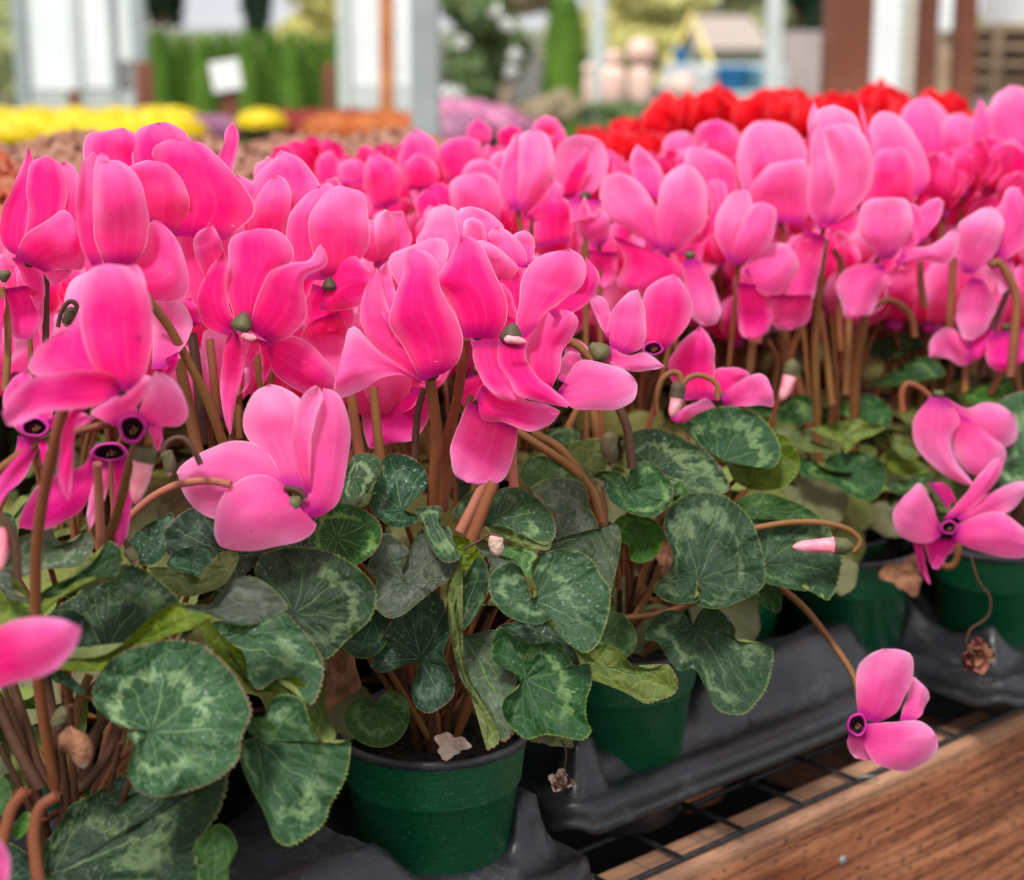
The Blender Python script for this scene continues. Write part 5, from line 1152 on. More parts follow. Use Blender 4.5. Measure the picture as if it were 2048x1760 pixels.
def bb(name, x, y, z, sx, sy, sz, mat, bev=.004):
    m = MB(); m.box((0, 0, 0), sx, sy, sz); o = m.build(name, mat, bench, None, smooth=False); o.location = (x, y, z)
    md = o.modifiers.new('bevel', 'BEVEL'); md.width = bev; md.segments = 3; return o
bb('front_board', 0, .019, .7965-.095, 4.6, .038, .190, M_WOOD, .0055)
bb('back_board', 0, 1.30, .728, 4.6, .038, .136, M_WOOD)
for q in (-2.28, -1.5, -.7, .1, .9, 1.7, 2.28):
    bb('joist', q, .66, .735, .038, 1.22, .10, M_WOODI)
for q in (-2.1, -.9, .3, 1.5, 2.2):
    for y in (.09, 1.25): bb('leg', q, y, .34, .09, .09, .68, M_WOOD)
w = MB()
wz = .7995
for i in range(0, 24):
    w.tube([(-2.3, .0085+.055*i, wz), (2.3, .0085+.055*i, wz)], .0021, 8)
w2 = MB()
u = -2.29
while u < 2.3:
    uu = u-((1.9+u) % .0655)+.0655*.73
    w.tube([(uu, .006, wz+.0022), (uu, 1.275, wz+.0022)], .0019, 8); u += .0655
w.build('wire_mesh', M_WIRE, bench)
sp = MB(); sp.tube(cr([(1.035-1.9, .012, .797), (1.035-1.9, .006, .803), (1.043-1.9, -.001, .8033), (1.047-1.9, -.001, .799)], 10), .0006, 6)
sp.build('staple', M_STEEL, bench)
nl = MB(); nl.lathe([(.0001, .0012), (.003, .001), (.0038, 0), (.0036, -.003)], 20, M=Matrix.Rotation(pi/2, 3, 'X'))
q = nl.build('nail', M_STEEL, bench)
# the nail head sits on the front board's face
pt = None
for s in range(4000):
    d = 1.1+s*.0002; wp = P(1685, 1720, d)
    if wp.dot(VD) > .757: pt = wp; break
loc = Vector(((pt.dot(UD)-1.9), -.0005, pt.z)); q.location = loc

# dead leaves and dried blooms
def crumple(name, px, py, d, size, mat, label, cat='leaf', seed=0, sq=(1, 1)):
    c = P(px, py, d); b = MB(); rows = []; uvs = []
    for i in range(9):
        q = i/8; row = []
        for j in range(28):
            a = 2*pi*j/28; r = size*q*(1+.25*sin(3*a+seed)+.12*sin(7*a+seed*2))
            row.append(c+CR*(r*cos(a)*sq[0])+CU*(r*sin(a)*sq[1])+CF*(-size*.5*noise.noise(Vector((r*90*cos(a), r*90*sin(a), seed)))-size*.3*q*sin(2*a+seed)))
        rows.append(row); uvs.append([(j/28, q) for j in range(28)])
    b.grid(rows, uvs, 0, True)
    o = b.build(name, mat, None, c); tag(o, label, cat); return o
crumple('dried_leaf', *(ZE([(760, 1085)])[0]), 1.035, .0095, M_DRYP, 'small pale brown dry leaf lying on the soil of the front pot', seed=1, sq=(1, .75))
crumple('dried_leaf', *(ZE([(200, 720)])[0]), 1.045, .017, M_DRY, 'rusty brown withered leaf hanging between the two front plants', seed=2, sq=(.6, 1.2))
crumple('dried_leaf', *(ZE([(1280, 1045)])[0]), 1.04, .012, M_LEAFG, 'grey torn leaf scrap stuck at the rim of the front pot', seed=4, sq=(1, .45))
crumple('dried_leaf', *(ZF([(1300, 345)])[0]), 1.42, .016, M_DRY, 'brown curled leaf wedged between the two right pots', seed=5, sq=(1, .9))
crumple('dried_leaf', *(ZF([(190, 250)])[0]), 1.2, .014, M_DRY, 'brown dead leaf deep inside the plant of the middle tray', seed=6, sq=(.6, 1.2))
M_DRYR = simple('dried_rose', (.34, .07, .08), (.30, .12, .07), 120, .8, .6, .002)
def dried_flower(root, px, py, d, size, mats, stempts, seed):
    b = MB(); rng = random.Random(seed); c = P(px, py, d)
    for k in range(14):
        a = rng.uniform(0, 6.28); rr = size*rng.uniform(.05, .55)
        o = c+CR*(rr*cos(a))+CU*(rr*sin(a)*.8)+CF*rng.uniform(-.3, .3)*size
        ax = (CR*cos(a)+CU*sin(a)+CF*rng.uniform(-.6, .6)).normalized(); si = ax.cross(CF).normalized(); nn = ax.cross(si)
        rows = []; uvs = []
        for i in range(6):
            t = i/5; w_ = size*.34*sin(pi*(.15+.8*t)); row = []
            for j in range(5):
                s = j/2-1; row.append(o+ax*(size*.65*(t-.3))+si*(w_*s)+nn*(size*.25*(s*s-.5)*1.2+size*.2*t*t)+(CF*rng.uniform(-.16, .16)+si*rng.uniform(-.10, .10))*size)
            rows.append(row); uvs.append([(j/4, t) for j in range(5)])
        b.grid(rows, uvs, k % len(mats))
    fl = b.build('dried_flower', mats, root, root.location)
    if stempts: stem(root, stempts, 5, d, M_STEMD)
    return fl
dried_flower(P1, 1122, 1558, 1.04, .0090, [M_DRYP, M_DRY], [(1124, 1480), (1132, 1505), (1127, 1548)], 3)
dried_flower(P4, 1958, 1312, 1.30, .0165, [M_DRY, M_DRY, M_DRYR], ZF([(1600, 260), (1640, 380), (1690, 450), (1680, 540), (1600, 600), (1580, 660)]), 5)
bud(P1, ZE([(990, 25), (985, 60), (995, 135)]), 34, .97, .1, 'bud', [M_DRY, M_DRYP]); stem(P1, ZE([(1000, 30), (960, 20), (900, 55), (820, 100)]), 6, .98, M_STEMD)
# ---------------------------------------------------------------- background
def post(name, x0, x1, d, mat, label, cat='post', group=None, ztop=3.6, zbot=0.0, lean=0.0, depth=None):
    """upright of the width seen between x0 and x1 at depth d"""
    y = 100; a = P(x0, y, d); c = P(x1, y, d); w_ = (c-a).length; m = (a+c)/2
    b = MB(); M = Matrix.Rotation(lean, 3, 'Y')
    b.box((0, 0, (ztop+zbot)/2-1.2), w_, depth or w_, ztop-zbot, M)
    o = b.build(name, mat, None, Vector((0, 0, 0)), smooth=False); o.location = (m.x, m.y, 1.2)
    md = o.modifiers.new('bevel', 'BEVEL'); md.width = w_*.12; md.segments = 2
    return tag(o, label, cat, group)
M_GREY = simple('grey_painted_steel', (.30, .34, .33), (.36, .40, .39), 8, .5, .1)
M_PALE = simple('pale_grey_post', (.55, .60, .56), (.62, .66, .62), 8, .5, .1)
M_WHITE = simple('white_sheet', (.78, .80, .78), (.86, .87, .85), 4, .6, .1)
M_SHEET = simple('greenhouse_sheet', (.74, .80, .76), (.84, .88, .86), 2, .5, .1)
M_CEDAR = simple('orange_cedar', (.45, .16, .05), (.58, .24, .09), 10, .6, .2)
M_BROWN = simple('red_brown_timber', (.17, .050, .025), (.23, .078, .040), 6, .6, .3)
M_BROWNL = simple('orange_brown_timber', (.32, .11, .04), (.40, .15, .06), 6, .6, .3)
M_BLUE = simple('blue_plastic', (.02, .16, .38), (.04, .24, .48), 10, .5, .1)
M_BLUE2 = simple('pale_blue_plastic', (.12, .30, .42), (.22, .42, .52), 10, .5, .1)
M_BLUSH = simple('blush_ceramic', (.80, .50, .40), (.86, .66, .56), 6, .22, .1, .001, .6)
M_YELP = simple('yellow_paint', (.75, .58, .12), (.8, .65, .2), 10, .5, .1)
M_TAN = simple('tan_timber', (.38, .25, .15), (.48, .34, .22), 14, .8, .3)
M_ROOF = simple('mauve_roof', (.36, .29, .25), (.42, .34, .29), 6, .8, .3)
M_DARKG = simple('dark_void', (.03, .035, .03), (.05, .055, .05), 6, .8, .1)
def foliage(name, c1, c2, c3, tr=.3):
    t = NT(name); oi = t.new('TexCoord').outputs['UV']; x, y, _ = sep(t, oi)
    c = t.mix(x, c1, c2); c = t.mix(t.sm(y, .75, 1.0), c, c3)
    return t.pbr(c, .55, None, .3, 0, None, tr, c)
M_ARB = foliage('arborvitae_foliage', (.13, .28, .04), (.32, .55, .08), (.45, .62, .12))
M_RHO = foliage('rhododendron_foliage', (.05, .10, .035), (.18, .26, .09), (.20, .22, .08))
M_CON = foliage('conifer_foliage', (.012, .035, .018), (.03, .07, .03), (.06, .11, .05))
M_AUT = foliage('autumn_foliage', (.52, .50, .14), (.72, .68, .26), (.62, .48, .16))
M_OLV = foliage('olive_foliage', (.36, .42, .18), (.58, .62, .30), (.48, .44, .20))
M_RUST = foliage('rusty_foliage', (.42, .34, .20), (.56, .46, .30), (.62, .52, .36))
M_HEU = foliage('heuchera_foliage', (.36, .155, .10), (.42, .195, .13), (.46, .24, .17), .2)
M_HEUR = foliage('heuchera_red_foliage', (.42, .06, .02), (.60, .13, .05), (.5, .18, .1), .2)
M_GRNM = foliage('mum_foliage', (.012, .035, .010), (.03, .07, .018), (.06, .10, .03))
M_WHT = simple('white_blossom', (.8, .8, .76), (.85, .85, .8), 10)
def clump(b, c, rad, n, s, rng, mi=0, flat=1.0, up=.0):
    """many small bent leaf faces through an ellipsoid volume"""
    rx, ry, rz = rad
    for k in range(n):
        while True:
            v = Vector((rng.uniform(-1, 1), rng.uniform(-1, 1), rng.uniform(-1, 1)))
            if .25 < v.length < 1: break
        p = Vector(c)+Vector((v.x*rx, v.y*ry, v.z*rz)); l = v.length
        nr = (v.normalized()+Vector((rng.uniform(-.6, .6), rng.uniform(-.6, .6), rng.uniform(-.3, .8)+up))).normalized()
        t = nr.cross(Vector((rng.uniform(-1, 1), rng.uniform(-1, 1), rng.uniform(-1, 1)))).normalized(); q = nr.cross(t)
        z = s*rng.uniform(.6, 1.3); w_ = z*.5*flat
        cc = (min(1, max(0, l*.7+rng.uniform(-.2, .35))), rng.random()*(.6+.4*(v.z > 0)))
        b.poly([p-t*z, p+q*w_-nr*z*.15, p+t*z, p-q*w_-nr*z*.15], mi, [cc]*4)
def tree(name, x, y0, y1, wpx, d, mat, label, group=None, n=2600, s=.12, seed=0, blobs=9, trunk=M_TAN):
    """crown between picture rows y0 (top) and y1, ground at 0"""
    rng = random.Random(seed); top = P(x, y0, d).z; bot = P(x, y1, d).z; cx = P(x, y0, d).x; cy = P(x, (y0+y1)/2, d).y; w_ = wpx*d/FPX/2
    root = empty(name, (cx, cy, 0), label, 'tree', group)
    b = MB(); h = max(.5, (top-bot)/2)
    for k in range(blobs):
        a = rng.uniform(0, 6.28); r = rng.uniform(.15, .62); zz = bot+h+rng.uniform(-.6, .6)*h
        clump(b, (r*w_*cos(a), r*w_*sin(a)*.6, zz), (w_*rng.uniform(.35, .55), w_*.4, h*rng.uniform(.3, .5)), n//blobs, s, rng)
    b.build('crown', mat, root)
    t = MB(); hh = bot+h*.8; t.tube([(0, 0, 0), (.03*hh, 0, hh*.4), (-.02*hh, .0, hh*.75), (0, 0, hh)], [.035*hh, .03*hh, .022*hh, .01*hh], 10)
    for k in range(6):
        a = rng.uniform(0, 6.28); z0 = hh*rng.uniform(.5, .85)
        t.tube([(0, 0, z0), (w_*.3*cos(a), w_*.3*sin(a), z0+h*.3), (w_*.55*cos(a), w_*.55*sin(a), z0+h*.55)], [.014*hh, .008*hh, .003*hh], 7)
    t.build('trunk', trunk, root)
    return root
GRP = 'trees far beyond the nursery'
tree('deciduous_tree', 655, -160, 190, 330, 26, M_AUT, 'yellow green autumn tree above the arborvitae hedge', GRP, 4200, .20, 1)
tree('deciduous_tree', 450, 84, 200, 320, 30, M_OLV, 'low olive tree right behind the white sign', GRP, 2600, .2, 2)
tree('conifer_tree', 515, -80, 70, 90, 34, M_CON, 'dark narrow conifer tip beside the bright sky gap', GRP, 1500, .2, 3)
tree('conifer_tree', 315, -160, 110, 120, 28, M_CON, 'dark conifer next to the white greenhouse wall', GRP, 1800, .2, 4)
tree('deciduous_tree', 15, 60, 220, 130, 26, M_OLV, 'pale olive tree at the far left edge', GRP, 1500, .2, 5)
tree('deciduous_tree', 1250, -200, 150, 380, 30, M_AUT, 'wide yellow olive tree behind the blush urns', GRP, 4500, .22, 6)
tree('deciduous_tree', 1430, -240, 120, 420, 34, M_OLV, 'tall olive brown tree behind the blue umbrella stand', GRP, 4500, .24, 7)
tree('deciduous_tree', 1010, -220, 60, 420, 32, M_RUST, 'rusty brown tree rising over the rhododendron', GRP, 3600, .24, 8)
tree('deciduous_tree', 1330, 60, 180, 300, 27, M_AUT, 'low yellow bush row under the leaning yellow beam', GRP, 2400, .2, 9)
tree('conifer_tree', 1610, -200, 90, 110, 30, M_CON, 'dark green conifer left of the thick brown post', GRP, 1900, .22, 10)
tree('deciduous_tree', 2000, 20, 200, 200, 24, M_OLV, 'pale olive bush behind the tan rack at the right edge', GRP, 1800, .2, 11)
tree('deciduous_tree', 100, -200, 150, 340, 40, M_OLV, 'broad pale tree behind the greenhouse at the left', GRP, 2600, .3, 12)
# arborvitae row
def spire(name, x, ytop, wpx, d, mat, label, cat, group, n=900, seed=0, ybot=260):
    rng = random.Random(seed); p = P(x, ytop, d); root = empty(name, (p.x, p.y, 0), label, cat, group)
    b = MB(); top = p.z; w_ = wpx*d/FPX/2
    for k in range(n):
        z = rng.uniform(.15, 1)**.8*top; f = z/top; rr = w_*(1.0 if f < .6 else sqrt(max(0.02, 1-((f-.6)/.42)**2)))*(.55+.45*rng.random())
        a = rng.uniform(0, 6.28); q = Vector((rr*cos(a), rr*sin(a), z)); out = Vector((cos(a), sin(a), .5)).normalized(); t = Vector((-sin(a), cos(a), 0)); u_ = Vector((cos(a)*.3, sin(a)*.3, 1))
        s = .045*rng.uniform(.7, 1.4)
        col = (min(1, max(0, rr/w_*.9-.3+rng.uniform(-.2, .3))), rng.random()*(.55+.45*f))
        b.poly([q-t*s*.5, q+u_*s*2.2, q+t*s*.5, q-u_*s*1.2], 0, [col]*4)
    b.build('crown', mat, root)
    t = MB(); t.tube([(0, 0, 0), (0, 0, top*.5), (0, 0, top*.9)], [.03, .022, .006], 8); t.build('trunk', M_BROWN, root)
for i in range(9):
    spire('arborvitae_shrub', 318+i*44, 92+(i*37 % 13), 50, 10.5+(i % 2)*.15, M_ARB, 'bright green arborvitae, %s from the left in the clipped row by the white sign' % ordn[i], 'shrub', 'arborvitae row', 1300, i)
spire('columnar_conifer', 1130, 22, 86, 9.5, M_ARB, 'dark green columnar conifer between the rhododendron and the pale post', 'shrub', None, 2600, 77)
def bush(name, x, y, wpx, hpx, d, mat, label, cat, group=None, n=2500, s=.05, seed=0, dots=None, ndots=0, ds=.05):
    rng = random.Random(seed); p = P(x, y, d); root = empty(name, (p.x, p.y, 0), label, cat, group); w_ = wpx*d/FPX/2; h = hpx*d/FPX/2
    b = MB()
    for k in range(12):
        a = rng.uniform(0, 6.28); r = rng.uniform(.2, .7)
        clump(b, (r*w_*cos(a), r*w_*sin(a)*.7, p.z+rng.uniform(-.7, .6)*h), (w_*.42, w_*.4, h*.4), n//12, s, rng)
    b.build('crown', mat, root)
    if dots:
        for k in range(ndots):
            q = MB(); cpos = (rng.uniform(-.85, .85)*w_, -w_*.75, p.z+rng.uniform(-.8, .8)*h)
            clump(q, (0, 0, 0), (ds, ds, ds), 60, ds*.5, rng); o = q.build('blossom', dots, root); o.location = cpos
    t = MB(); t.tube([(0, 0, 0), (0, .0, p.z*.5), (.05, 0, p.z)], [.05, .04, .015], 8); t.build('trunk', M_BROWN, root)
bush('rhododendron_shrub', 975, 80, 230, 300, 8.5, M_RHO, 'big dark rhododendron with a few white blooms behind the grey post', 'shrub', None, 5200, .05, 3, M_WHT, 7, .035)
bush('low_shrub', 1290, 235, 330, 60, 6.5, M_RHO, 'low dark green plants in front of the blush urns', 'shrub', None, 2200, .03, 9)
bush('low_shrub', 1100, 215, 120, 70, 8.0, M_RUST, 'dull brown low shrub at the foot of the columnar conifer', 'shrub', None, 1200, .04, 19)
# chrysanthemums
def mum_mats(nm, c1, c2, c3): return foliage(nm, c1, c2, c3, .2)
M_MY = mum_mats('mum_yellow', (.70, .46, .0), (.88, .70, .01), (.92, .80, .12)); M_MO = mum_mats('mum_orange', (.40, .09, .02), (.60, .16, .03), (.70, .28, .09))
M_MR = mum_mats('mum_burgundy', (.20, .01, .01), (.33, .03, .025), (.42, .06, .05)); M_MP = mum_mats('mum_pink', (.50, .10, .26), (.68, .26, .44), (.80, .48, .62))
M_MPL = mum_mats('mum_mauve', (.30, .10, .20), (.45, .20, .32), (.55, .30, .4)); M_POTT = simple('grey_fibre_pot', (.10, .09, .08), (.16, .15, .14), 10, .7, .1)
def mum_mesh(mat, seed, R_=.19):
    rng = random.Random(seed); b = MB()
    for k in range(420):
        f = k/420; th = math.acos(1-f*1.02); a = k*2.39996; rr = R_*(1+rng.uniform(-.06, .05))
        n_ = Vector((sin(th)*cos(a), sin(th)*sin(a), cos(th)*.62)); p = n_*rr
        nn = Vector((n_.x, n_.y, n_.z*1.6)).normalized(); t = nn.cross(Vector((rng.uniform(-1, 1), rng.uniform(-1, 1), 1))).normalized(); q = nn.cross(t)
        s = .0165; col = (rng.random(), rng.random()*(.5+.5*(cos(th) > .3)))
        pts = [p+(t*cos(i*pi/4)+q*sin(i*pi/4))*s*(1 if i % 2 else .72)+nn*.002 for i in range(8)]
        b.poly(pts, 0, [col]*8)
    g = MB(); clump(g, (0, 0, -.03), (R_*.97, R_*.97, R_*.62), 500, .022, rng)
    pt = MB(); pt.lathe([(.001, -.2), (.085, -.2), (.112, -.06), (.116, -.06), (.112, -.045), (.09, -.05)], 24)
    return b.mesh('bloom_dome', mat), g.mesh('foliage', M_GRNM), pt.mesh('pot', M_POTT)
MUMS = {k: mum_mesh(m, i+5) for i, (k, m) in enumerate({'y': M_MY, 'o': M_MO, 'r': M_MR, 'p': M_MP, 'm': M_MPL}.items())}
CNAME = {'y': 'yellow', 'o': 'orange', 'r': 'burgundy', 'p': 'pink', 'm': 'mauve'}
mc = {}
def mum(x, ytop, d, c, sc=1.0):
    p = P(x, ytop, d); mc[c] = mc.get(c, 0)+1
    nth = ordn[mc[c]-1] if mc[c] <= len(ordn) else 'another'
    r = empty('potted_chrysanthemum', (p.x, p.y, p.z-.118*sc), '%s chrysanthemum dome on the far benches, %s %s one counted from the left' % (CNAME[c], nth, CNAME[c]), 'chrysanthemum', 'potted chrysanthemums on the far benches')
    r.scale = (sc, sc, sc); r.rotation_euler.z = mc[c]
    for nm, me in zip(('bloom_dome', 'foliage', 'pot'), MUMS[c]):
        o = bpy.data.objects.new(nm, me); COL.objects.link(o); o.parent = r
for x in (-30, 50, 135, 215, 290): mum(x, 226, 4.8, 'y', .58)
for x in (-10, 70, 150, 235, 310, 345): mum(x, 214, 5.8, 'y', .62)
mum(345, 228, 4.8, 'y', .5); mum(522, 217, 5.0, 'y', .40)
mum(385, 232, 5.4, 'm', .5); mum(430, 230, 5.6, 'm', .5)
for x in (575, 625, 560): mum(x, 218+(x % 3), 5.6, 'r', .55)
for x in (668, 735, 800): mum(x, 225, 5.2, 'o', .56)
mum(700, 216, 5.9, 'r', .55); mum(770, 217, 5.9, 'o', .55)
for x, y in ((890, 196), (935, 200), (985, 212)): mum(x, y, 5.4, 'p', .62)
mum(905, 225, 4.9, 'm', .6); mum(1040, 235, 5.6, 'm', .6)
def table(x0, x1, y, d, depth, label):
    a = P(x0, y, d); c = P(x1, y, d); w_ = c.x-a.x; z = a.z
    r = empty('display_bench', ((a.x+c.x)/2, a.y+depth/2-.2, 0), label, 'bench', 'far display benches')
    for nm, bx_ in (('top', (w_, depth, .05, 0, 0, z)),):
        m = MB(); m.box((bx_[3], bx_[4], bx_[5]), bx_[0], bx_[1], bx_[2]); m.build(nm, M_BROWN, r, None, smooth=False)
    for sx in (-1, 1):
        for sy in (-1, 1):
            m = MB(); m.box((sx*(w_/2-.06), sy*(depth/2-.06), z/2-.03), .08, .08, z-.06); m.build('leg', M_BROWN, r, None, smooth=False)
table(-260, 520, 398, 4.6, 1.9, 'brown timber bench carrying the yellow chrysanthemums'); table(545, 1100, 378, 4.9, 1.8, 'brown timber bench carrying the orange, burgundy and pink chrysanthemums')
# heuchera between the cyclamen and the chrysanthemums
hm = []
for k in range(3):
    for mt in (M_HEU, M_HEUR):
        rng = random.Random(60+k); b = MB()
        for i in range(800):
            f = i/800; th = math.acos(1-f); a = i*2.39996; rr = .135*rng.uniform(.9, 1.05)
            n_ = Vector((sin(th)*cos(a), sin(th)*sin(a), cos(th)*.75)); p = n_*rr; nn = (n_+Vector((0, 0, .6))).normalized()
            t = nn.cross(Vector((rng.uniform(-1, 1), rng.uniform(-1, 1), .2))).normalized(); q = nn.cross(t); s = .0135*rng.uniform(.7, 1.2)
            col = (rng.random(), rng.random()); pts = [p+(t*cos(j*pi/5)+q*sin(j*pi/5))*s*(1 if j % 2 else .8)+nn*.006*sin(j*1.9) for j in range(10)]
            b.poly(pts, 0, [col]*10)
        b.lathe([(.118*cos(q*pi/16), .118*.75*sin(q*pi/16)) for q in range(8)]+[(.002, .0885)], 20); b.uv[-180:] = [(.2, .2)]*180
        hm.append(b.mesh('foliage', mt))
hp = MB(); hp.lathe([(.001, -.16), (.06, -.16), (.075, -.03), (.079, -.03), (.074, -.02), (.05, -.03)], 24); hpm = hp.mesh('pot', M_POTT)
k = 0
for ri, v in enumerate((1.50, 1.66, 1.82, 1.98)):
    for i in range(14):
        u = .30+.165*i+(.08 if ri % 2 else 0); x, y, d = proj(B(u, v, 1.0))
        if x < -200 or x > 830: continue
        z = P(x, (345, 315, 292, 276)[ri]+8*sin(i*2.1+ri)+(0 if x < 450 else -4), d).z-.10
        red = x < 90 and ri < 3
        o = empty('potted_heuchera', B(u, v, z), '%s ruffled heuchera in a grey pot, row %s behind the cyclamen, %s along' % ('orange red' if red else 'dusty terracotta', ordn[ri], ordn[i]), 'heuchera', 'heuchera plants behind the cyclamen')
        for nm, me in (('foliage', hm[(k % 3)*2+(1 if red else 0)]), ('pot', hpm)):
            q = bpy.data.objects.new(nm, me); COL.objects.link(q); q.parent = o
            if nm == 'pot': q.scale.z = (z-.93)/.16
        o.rotation_euler.z = k*1.1; k += 1
def shelf(u0, u1, v0, v1, z, label):
    r = empty('riser_shelf', B((u0+u1)/2, (v0+v1)/2, .80), label, 'shelf'); r.rotation_euler.z = atan2(UD.y, UD.x)
    m = MB(); m.box((0, 0, z-.80), u1-u0, v1-v0, .03); m.build('board', M_TAN, r, None, smooth=False)
    for sx in (-1, 1): 
        m = MB(); m.box((sx*((u1-u0)/2-.05), 0, (z-.8)/2-.01), .04, v1-v0-.05, z-.83); m.build('side_panel', M_TAN, r, None, smooth=False)
shelf(-.1, 2.0, 1.44, 2.06, .915, 'tan riser shelf holding the terracotta heuchera at the back of the bench')
# posts and structures
post('steel_post', 822, 878, 3.6, M_GREY, 'grey square steel post, nearest one, rising between the orange and pink chrysanthemums', ztop=3.4)
post('cedar_post', 762, 790, 6.6, M_CEDAR, 'thin orange cedar post in front of the white sheet', lean=.012)
post('pale_post', 1181, 1211, 9.0, M_PALE, 'slim pale grey post just left of the blush urns')
post('pale_post', 1530, 1562, 10.0, M_PALE, 'slim pale grey post between the blue stand and the brown post')
post('timber_post', 1648, 1737, 4.6, M_BROWN, 'thick red brown timber post at the right, widest of the brown ones', ztop=3.4)
post('timber_post', 1832, 1871, 5.6, M_BROWN, 'slim red brown timber post right of the white door frame', ztop=3.4)
post('timber_post', 1905, 1948, 5.6, M_BROWN, 'red brown timber post beside the tan rack', ztop=3.4)
post('white_door_post', 1742, 1800, 7.5, M_WHITE, 'broad white post between the brown timber posts')
post('white_door_post', 1803, 1828, 7.6, simple('cream_paint', (.62, .56, .44), (.68, .62, .5), 6), 'narrow cream jamb beside the broad white post')
def panel(name, parts, d, label, cat, mats):
    """flat structure from rectangles in px at depth d: (part name, x0, y0, x1, y1, material, thickness, forward offset)"""
    cx = (parts[0][1]+parts[0][3])/2; c = P(cx, 200, d); root = empty(name, (c.x, c.y, 0), label, cat)
    for nm, x0, y0, x1, y1, mt, th, fo in parts:
        a = P(x0, y0, d); e = P(x1, y1, d); m = MB(); zt = a.z; zb = e.z
        m.box(((a.x+e.x)/2-c.x, -fo, (zt+zb)/2), abs(e.x-a.x), th, abs(zt-zb)); m.build(nm, mt, root, None, smooth=False)
    return root
G = M_GREY; W = M_SHEET
panel('greenhouse_wall', [('sheet', 62, -420, 150, 178, W, .02, 0), ('sheet', 168, -420, 228, 176, M_WHITE, .02, 0), ('sheet', 240, -420, 272, 120, W, .02, 0),
  ('frame_post', 40, -420, 62, 330, G, .08, .02), ('frame_post', 150, -420, 168, 330, M_PALE, .06, .02), ('frame_post', 228, -420, 240, 330, G, .06, .02), ('frame_post', 272, -420, 298, 330, G, .08, .02),
  ('base_panel', 62, 182, 272, 330, simple('pale_base', (.42, .46, .42), (.5, .54, .5), 6), .04, .01)], 9.0, 'white sheeted greenhouse wall with grey frame posts at the left', 'greenhouse', None)
panel('greenhouse_wall', [('sheet', 700, -420, 762, 168, M_WHITE, .02, 0), ('sheet', 786, -420, 838, 168, M_WHITE, .02, 0), ('frame_post', 680, -420, 700, 330, M_PALE, .08, .02), ('base_panel', 700, 170, 838, 330, M_PALE, .04, .01), ('middle_frame', 762, -420, 786, 330, M_PALE, .05, .02)], 9.4, 'white sheeted panel behind the orange cedar post', 'greenhouse', None)
for x0, x1, y, d, lb in ((133, 154, 180, 7.2, 'short red brown stake in front of the white greenhouse wall'), (270, 302, 122, 7.2, 'short red brown stake at the right end of the greenhouse wall'), (646, 668, 128, 8.0, 'dull red brown stake at the right end of the arborvitae row')):
    post('timber_stake', x0, x1, d, M_BROWN, lb, 'stake', None, ztop=P(x0, y, d).z)
# sign on a post
sp_ = P(455, 150, 6.8); sg = empty('price_sign', (sp_.x, sp_.y, 0), 'blank white card sign on a red brown post before the arborvitae', 'sign')
m = MB(); m.box((0, -.04, sp_.z), .115, .006, .115, Matrix.Rotation(-.16, 3, 'Y')); m.build('card', M_WHITE, sg, None, smooth=False)
m = MB(); m.box((.005, 0, sp_.z/2), .065, .04, sp_.z); m.build('post', M_BROWN, sg, None, smooth=False)
# blush urns
def urn(x0, x1, ytop, ybot, ball, d, label):
    w_ = (x1-x0)*d/FPX/2; p = P((x0+x1)/2, ybot, d); h = (ybot-ytop)*d/FPX
    r = empty('garden_urn', (p.x, p.y, p.z), label, 'urn', 'blush ceramic urns')
    m = MB(); m.lathe([(.01, 0), (w_*.7, 0), (w_*.95, h*.15), (w_, h*.4), (w_*.98, h*.75), (w_*.8, h*.93), (w_*.3, h), (.01, h)], 32); m.build('body', M_BLUSH, r)
    if ball:
        m = MB(); R_ = ball*d/FPX/2; m.lathe([(max(.002, R_*sin(pi*i/14)), h+R_*.8-R_*cos(pi*i/14)) for i in range(15)], 32); m.build('ball', M_BLUSH, r)
    m = MB(); m.box((0, 0, -p.z/2), w_*2.4, w_*2.4, p.z-.01); m.build('pedestal', M_DARKG, r, None, smooth=False)
urn(1200, 1252, 132, 214, 34, 7.6, 'left blush ceramic urn with a small ball on top')
urn(1256, 1304, 132, 214, 60, 7.4, 'right blush ceramic urn with the largest pale ball')
urn(1166, 1186, 150, 214, 24, 7.9, 'narrow brownish urn left of the blush pair')
urn(1335, 1390, 150, 196, 0, 7.6, 'low peach urn right of the blush pair')
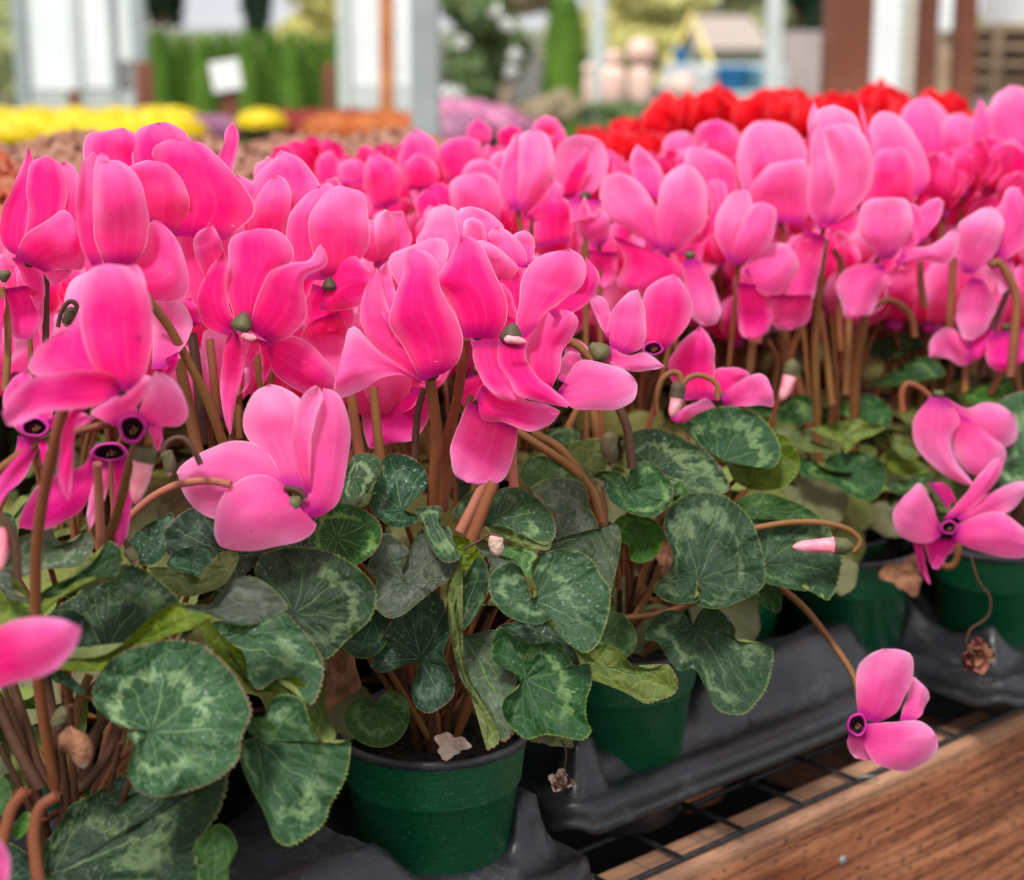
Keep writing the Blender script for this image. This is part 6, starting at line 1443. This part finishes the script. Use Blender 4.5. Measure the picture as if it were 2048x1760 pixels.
# yellow beam, blue stand, house
def bar(name, pts, d, wpx, mat, label, cat):
    m = MB(); q = [P(x, y, d) for x, y in pts]; m.tube(q, wpx*d/FPX/2, 8); o = m.build(name, mat, None, q[0]); return tag(o, label, cat)
bar('swing_frame', [(1316, 172), (1384, 34), (1438, 172)], 15, 20, M_YELP, 'yellow A shaped frame standing out behind the blue stand', 'frame')
r = panel('blue_stand', [('counter', 1330, 128, 1560, 190, simple('pale_counter', (.5, .55, .56), (.6, .64, .64), 5), .5, 0)], 11.5, 'blue and white covered stand beyond the red cyclamen', 'stand', None)
for i, (x, w_, hgt, mt) in enumerate([(1360, 34, 34, M_BLUE), (1465, 74, 50, M_BLUE), (1520, 70, 46, M_BLUE2), (1410, 50, 44, M_WHITE), (1545, 30, 34, M_WHITE), (1330, 22, 30, M_WHITE)]):
    y1 = 182 if i else 128; p = P(x, y1, 10.6); m = MB(); ww = w_*10.6/FPX/2; h = hgt*10.6/FPX
    m.lathe([(ww*.7, 0), (ww, h*.9), (ww*1.05, h), (ww*.9, h), (ww*.6, h*.1)], 20)
    o = m.build('plant_tub', mt, None, None); o.location = p; tag(o, '%s plastic tub on the stand, %s' % ('blue' if mt is M_BLUE else 'pale blue' if mt is M_BLUE2 else 'white', ['set highest at the left end', 'the tallest one', 'wide one nearest the pale post', 'middle one between blue tubs', 'small one at the right end', 'smallest one at the left end'][i]), 'tub', 'tubs on the blue stand')
m = MB(); a = P(1385, 120, 22); c = P(1540, 120, 22); top = P(1400, 30, 22).z; eave = P(1400, 98, 22).z
hs = empty('house', ((a.x+c.x)/2, a.y, 0), 'distant house with a mauve brown roof behind the slim pale post', 'house'); hw = (c.x-a.x)/2
m.box((0, 1.5, eave/2), hw*1.8, 3, eave); m.build('wall', simple('pale_green_wall', (.34, .37, .24), (.40, .43, .30), 3), hs, None, smooth=False)
m = MB(); m.grid([[(-hw, -.2, eave), (hw, -.2, eave)], [(-hw*.85, 1.5, top), (hw*.85, 1.5, top)], [(-hw, 3.2, eave), (hw, 3.2, eave)]], [[(0, 0)]*2]*3); m.build('roof', M_ROOF, hs, None, smooth=False)
# tan rack and white canopy at the right
parts = [('shelf_board', 1950, 52+i*34, 2110, 62+i*34, M_TAN, .4, 0) for i in range(4)]+[('upright', 1955, 40, 1965, 330, M_TAN, .06, .2), ('upright', 2030, 40, 2042, 330, M_TAN, .06, .2), ('back_panel', 1950, 50, 2110, 200, simple('tan_boards', (.34, .25, .17), (.46, .36, .25), 8), .02, -.22)]
panel('display_rack', parts, 6.6, 'tan timber rack with shelves at the right edge', 'rack', None)
panel('canopy_panel', [('canopy', 1955, -60, 2160, 46, simple('pale_canopy', (.62, .60, .60), (.70, .69, .68), 3), .02, 0)], 6.2, 'off white canopy panel above the tan rack', 'canopy', None)
panel('shed_wall', [('boards', 1874, 62, 1904, 330, M_TAN, .04, 0), ('window', 1872, -10, 1906, 60, M_WHITE, .02, .05)], 7.2, 'tan shed wall with a bright window seen between two brown posts', 'shed', None)
panel('shed_wall', [('boards', 1562, 62, 1648, 330, simple('mauve_boards', (.35, .28, .26), (.45, .38, .35), 3), .04, 0)], 12, 'greyish mauve shed wall left of the thick brown post', 'shed', None)
# added black sheet on the ground, standing in for the shade under the bench
m = MB(); c_ = [B(-.6, .62, .004), B(4.4, .62, .004), B(4.4, 2.3, .004), B(-.6, 2.3, .004)]; m.poly(c_); o = m.build('shade_sheet', simple('underbench_shade', (.004, .004, .004), (.006, .006, .007), 90, 1.0, .4, .001, 0.0)); tag(o, kind='structure')
# ground and hills
t = NT('gravel_ground'); g = t.new('NewGeometry').outputs['Position']; n_ = t.noise(g, 60, 4); n2 = t.noise(g, 3, 3)
M_GR = t.pbr(t.mix(t.math('ADD', t.math('MULTIPLY', n_, .6), t.math('MULTIPLY', n2, .4)), (.05, .045, .04), (.16, .145, .125)), .9, t.bump(n_, .6, .01), .2)
m = MB(); m.grid([[(-600, -300, 0), (600, -300, 0)], [(-600, 900, 0), (600, 900, 0)]], [[(0, 0)]*2]*2); o = m.build('ground', M_GR); tag(o, kind='structure')
m = MB(); rows = []
for i in range(6):
    rows.append([((j-30)*14, 190+i*18, (i/5)*.16*(9+5*noise.noise(Vector((j*.23, i*.3, 1)))+ 4*noise.noise(Vector((j*.7, 0, 4)))) + (0 if i else -1)) for j in range(61)])
m.grid(rows, [[(0, 0)]*61]*6); o = m.build('hills', simple('hill_woods', (.10, .12, .07), (.20, .20, .12), .3, .9, .2), None); tag(o, kind='structure')

# ---------------------------------------------------------------- light
W_ = bpy.data.worlds.new('World'); SC.world = W_; W_.use_nodes = True; nt = W_.node_tree; nt.nodes.clear()
sky = nt.nodes.new('ShaderNodeTexSky'); sky.sky_type = 'NISHITA'; sky.sun_disc = False
EL = radians(58); AZ = radians(200)
sky.sun_elevation = EL; sky.sun_rotation = AZ; sky.air_density = 1.0; sky.dust_density = 4.0; sky.ozone_density = 1.0
hs_ = nt.nodes.new('ShaderNodeHueSaturation'); hs_.inputs['Saturation'].default_value = .22
bg = nt.nodes.new('ShaderNodeBackground'); bg.inputs['Strength'].default_value = .125
wo = nt.nodes.new('ShaderNodeOutputWorld')
mxw = nt.nodes.new('ShaderNodeMix'); mxw.data_type = 'RGBA'; cl = nt.nodes.new('ShaderNodeTexNoise'); cl.inputs['Scale'].default_value = 2.2; cl.inputs['Detail'].default_value = 5
cr_ = nt.nodes.new('ShaderNodeValToRGB'); cr_.color_ramp.elements[0].position = .3; cr_.color_ramp.elements[0].color = (7.5, 7.8, 8.3, 1); cr_.color_ramp.elements[1].position = .7; cr_.color_ramp.elements[1].color = (11.5, 11.6, 11.8, 1)
mxw.inputs[0].default_value = .72
nt.links.new(sky.outputs[0], hs_.inputs['Color']); nt.links.new(hs_.outputs[0], mxw.inputs[6]); nt.links.new(cl.outputs['Fac'], cr_.inputs[0]); nt.links.new(cr_.outputs[0], mxw.inputs[7]); nt.links.new(mxw.outputs[2], bg.inputs[0]); nt.links.new(bg.outputs[0], wo.inputs[0])
sun = bpy.data.lights.new('sun', 'SUN'); sun.energy = 3.7; sun.angle = radians(12); sun.color = (1, .985, .965)
so = bpy.data.objects.new('sun', sun); COL.objects.link(so)
# sun azimuth: the sky's rotation is measured clockwise from +Y
sd = Vector((sin(AZ)*cos(EL), cos(AZ)*cos(EL), sin(EL)))
so.rotation_euler = sd.to_track_quat('Z', 'Y').to_euler()
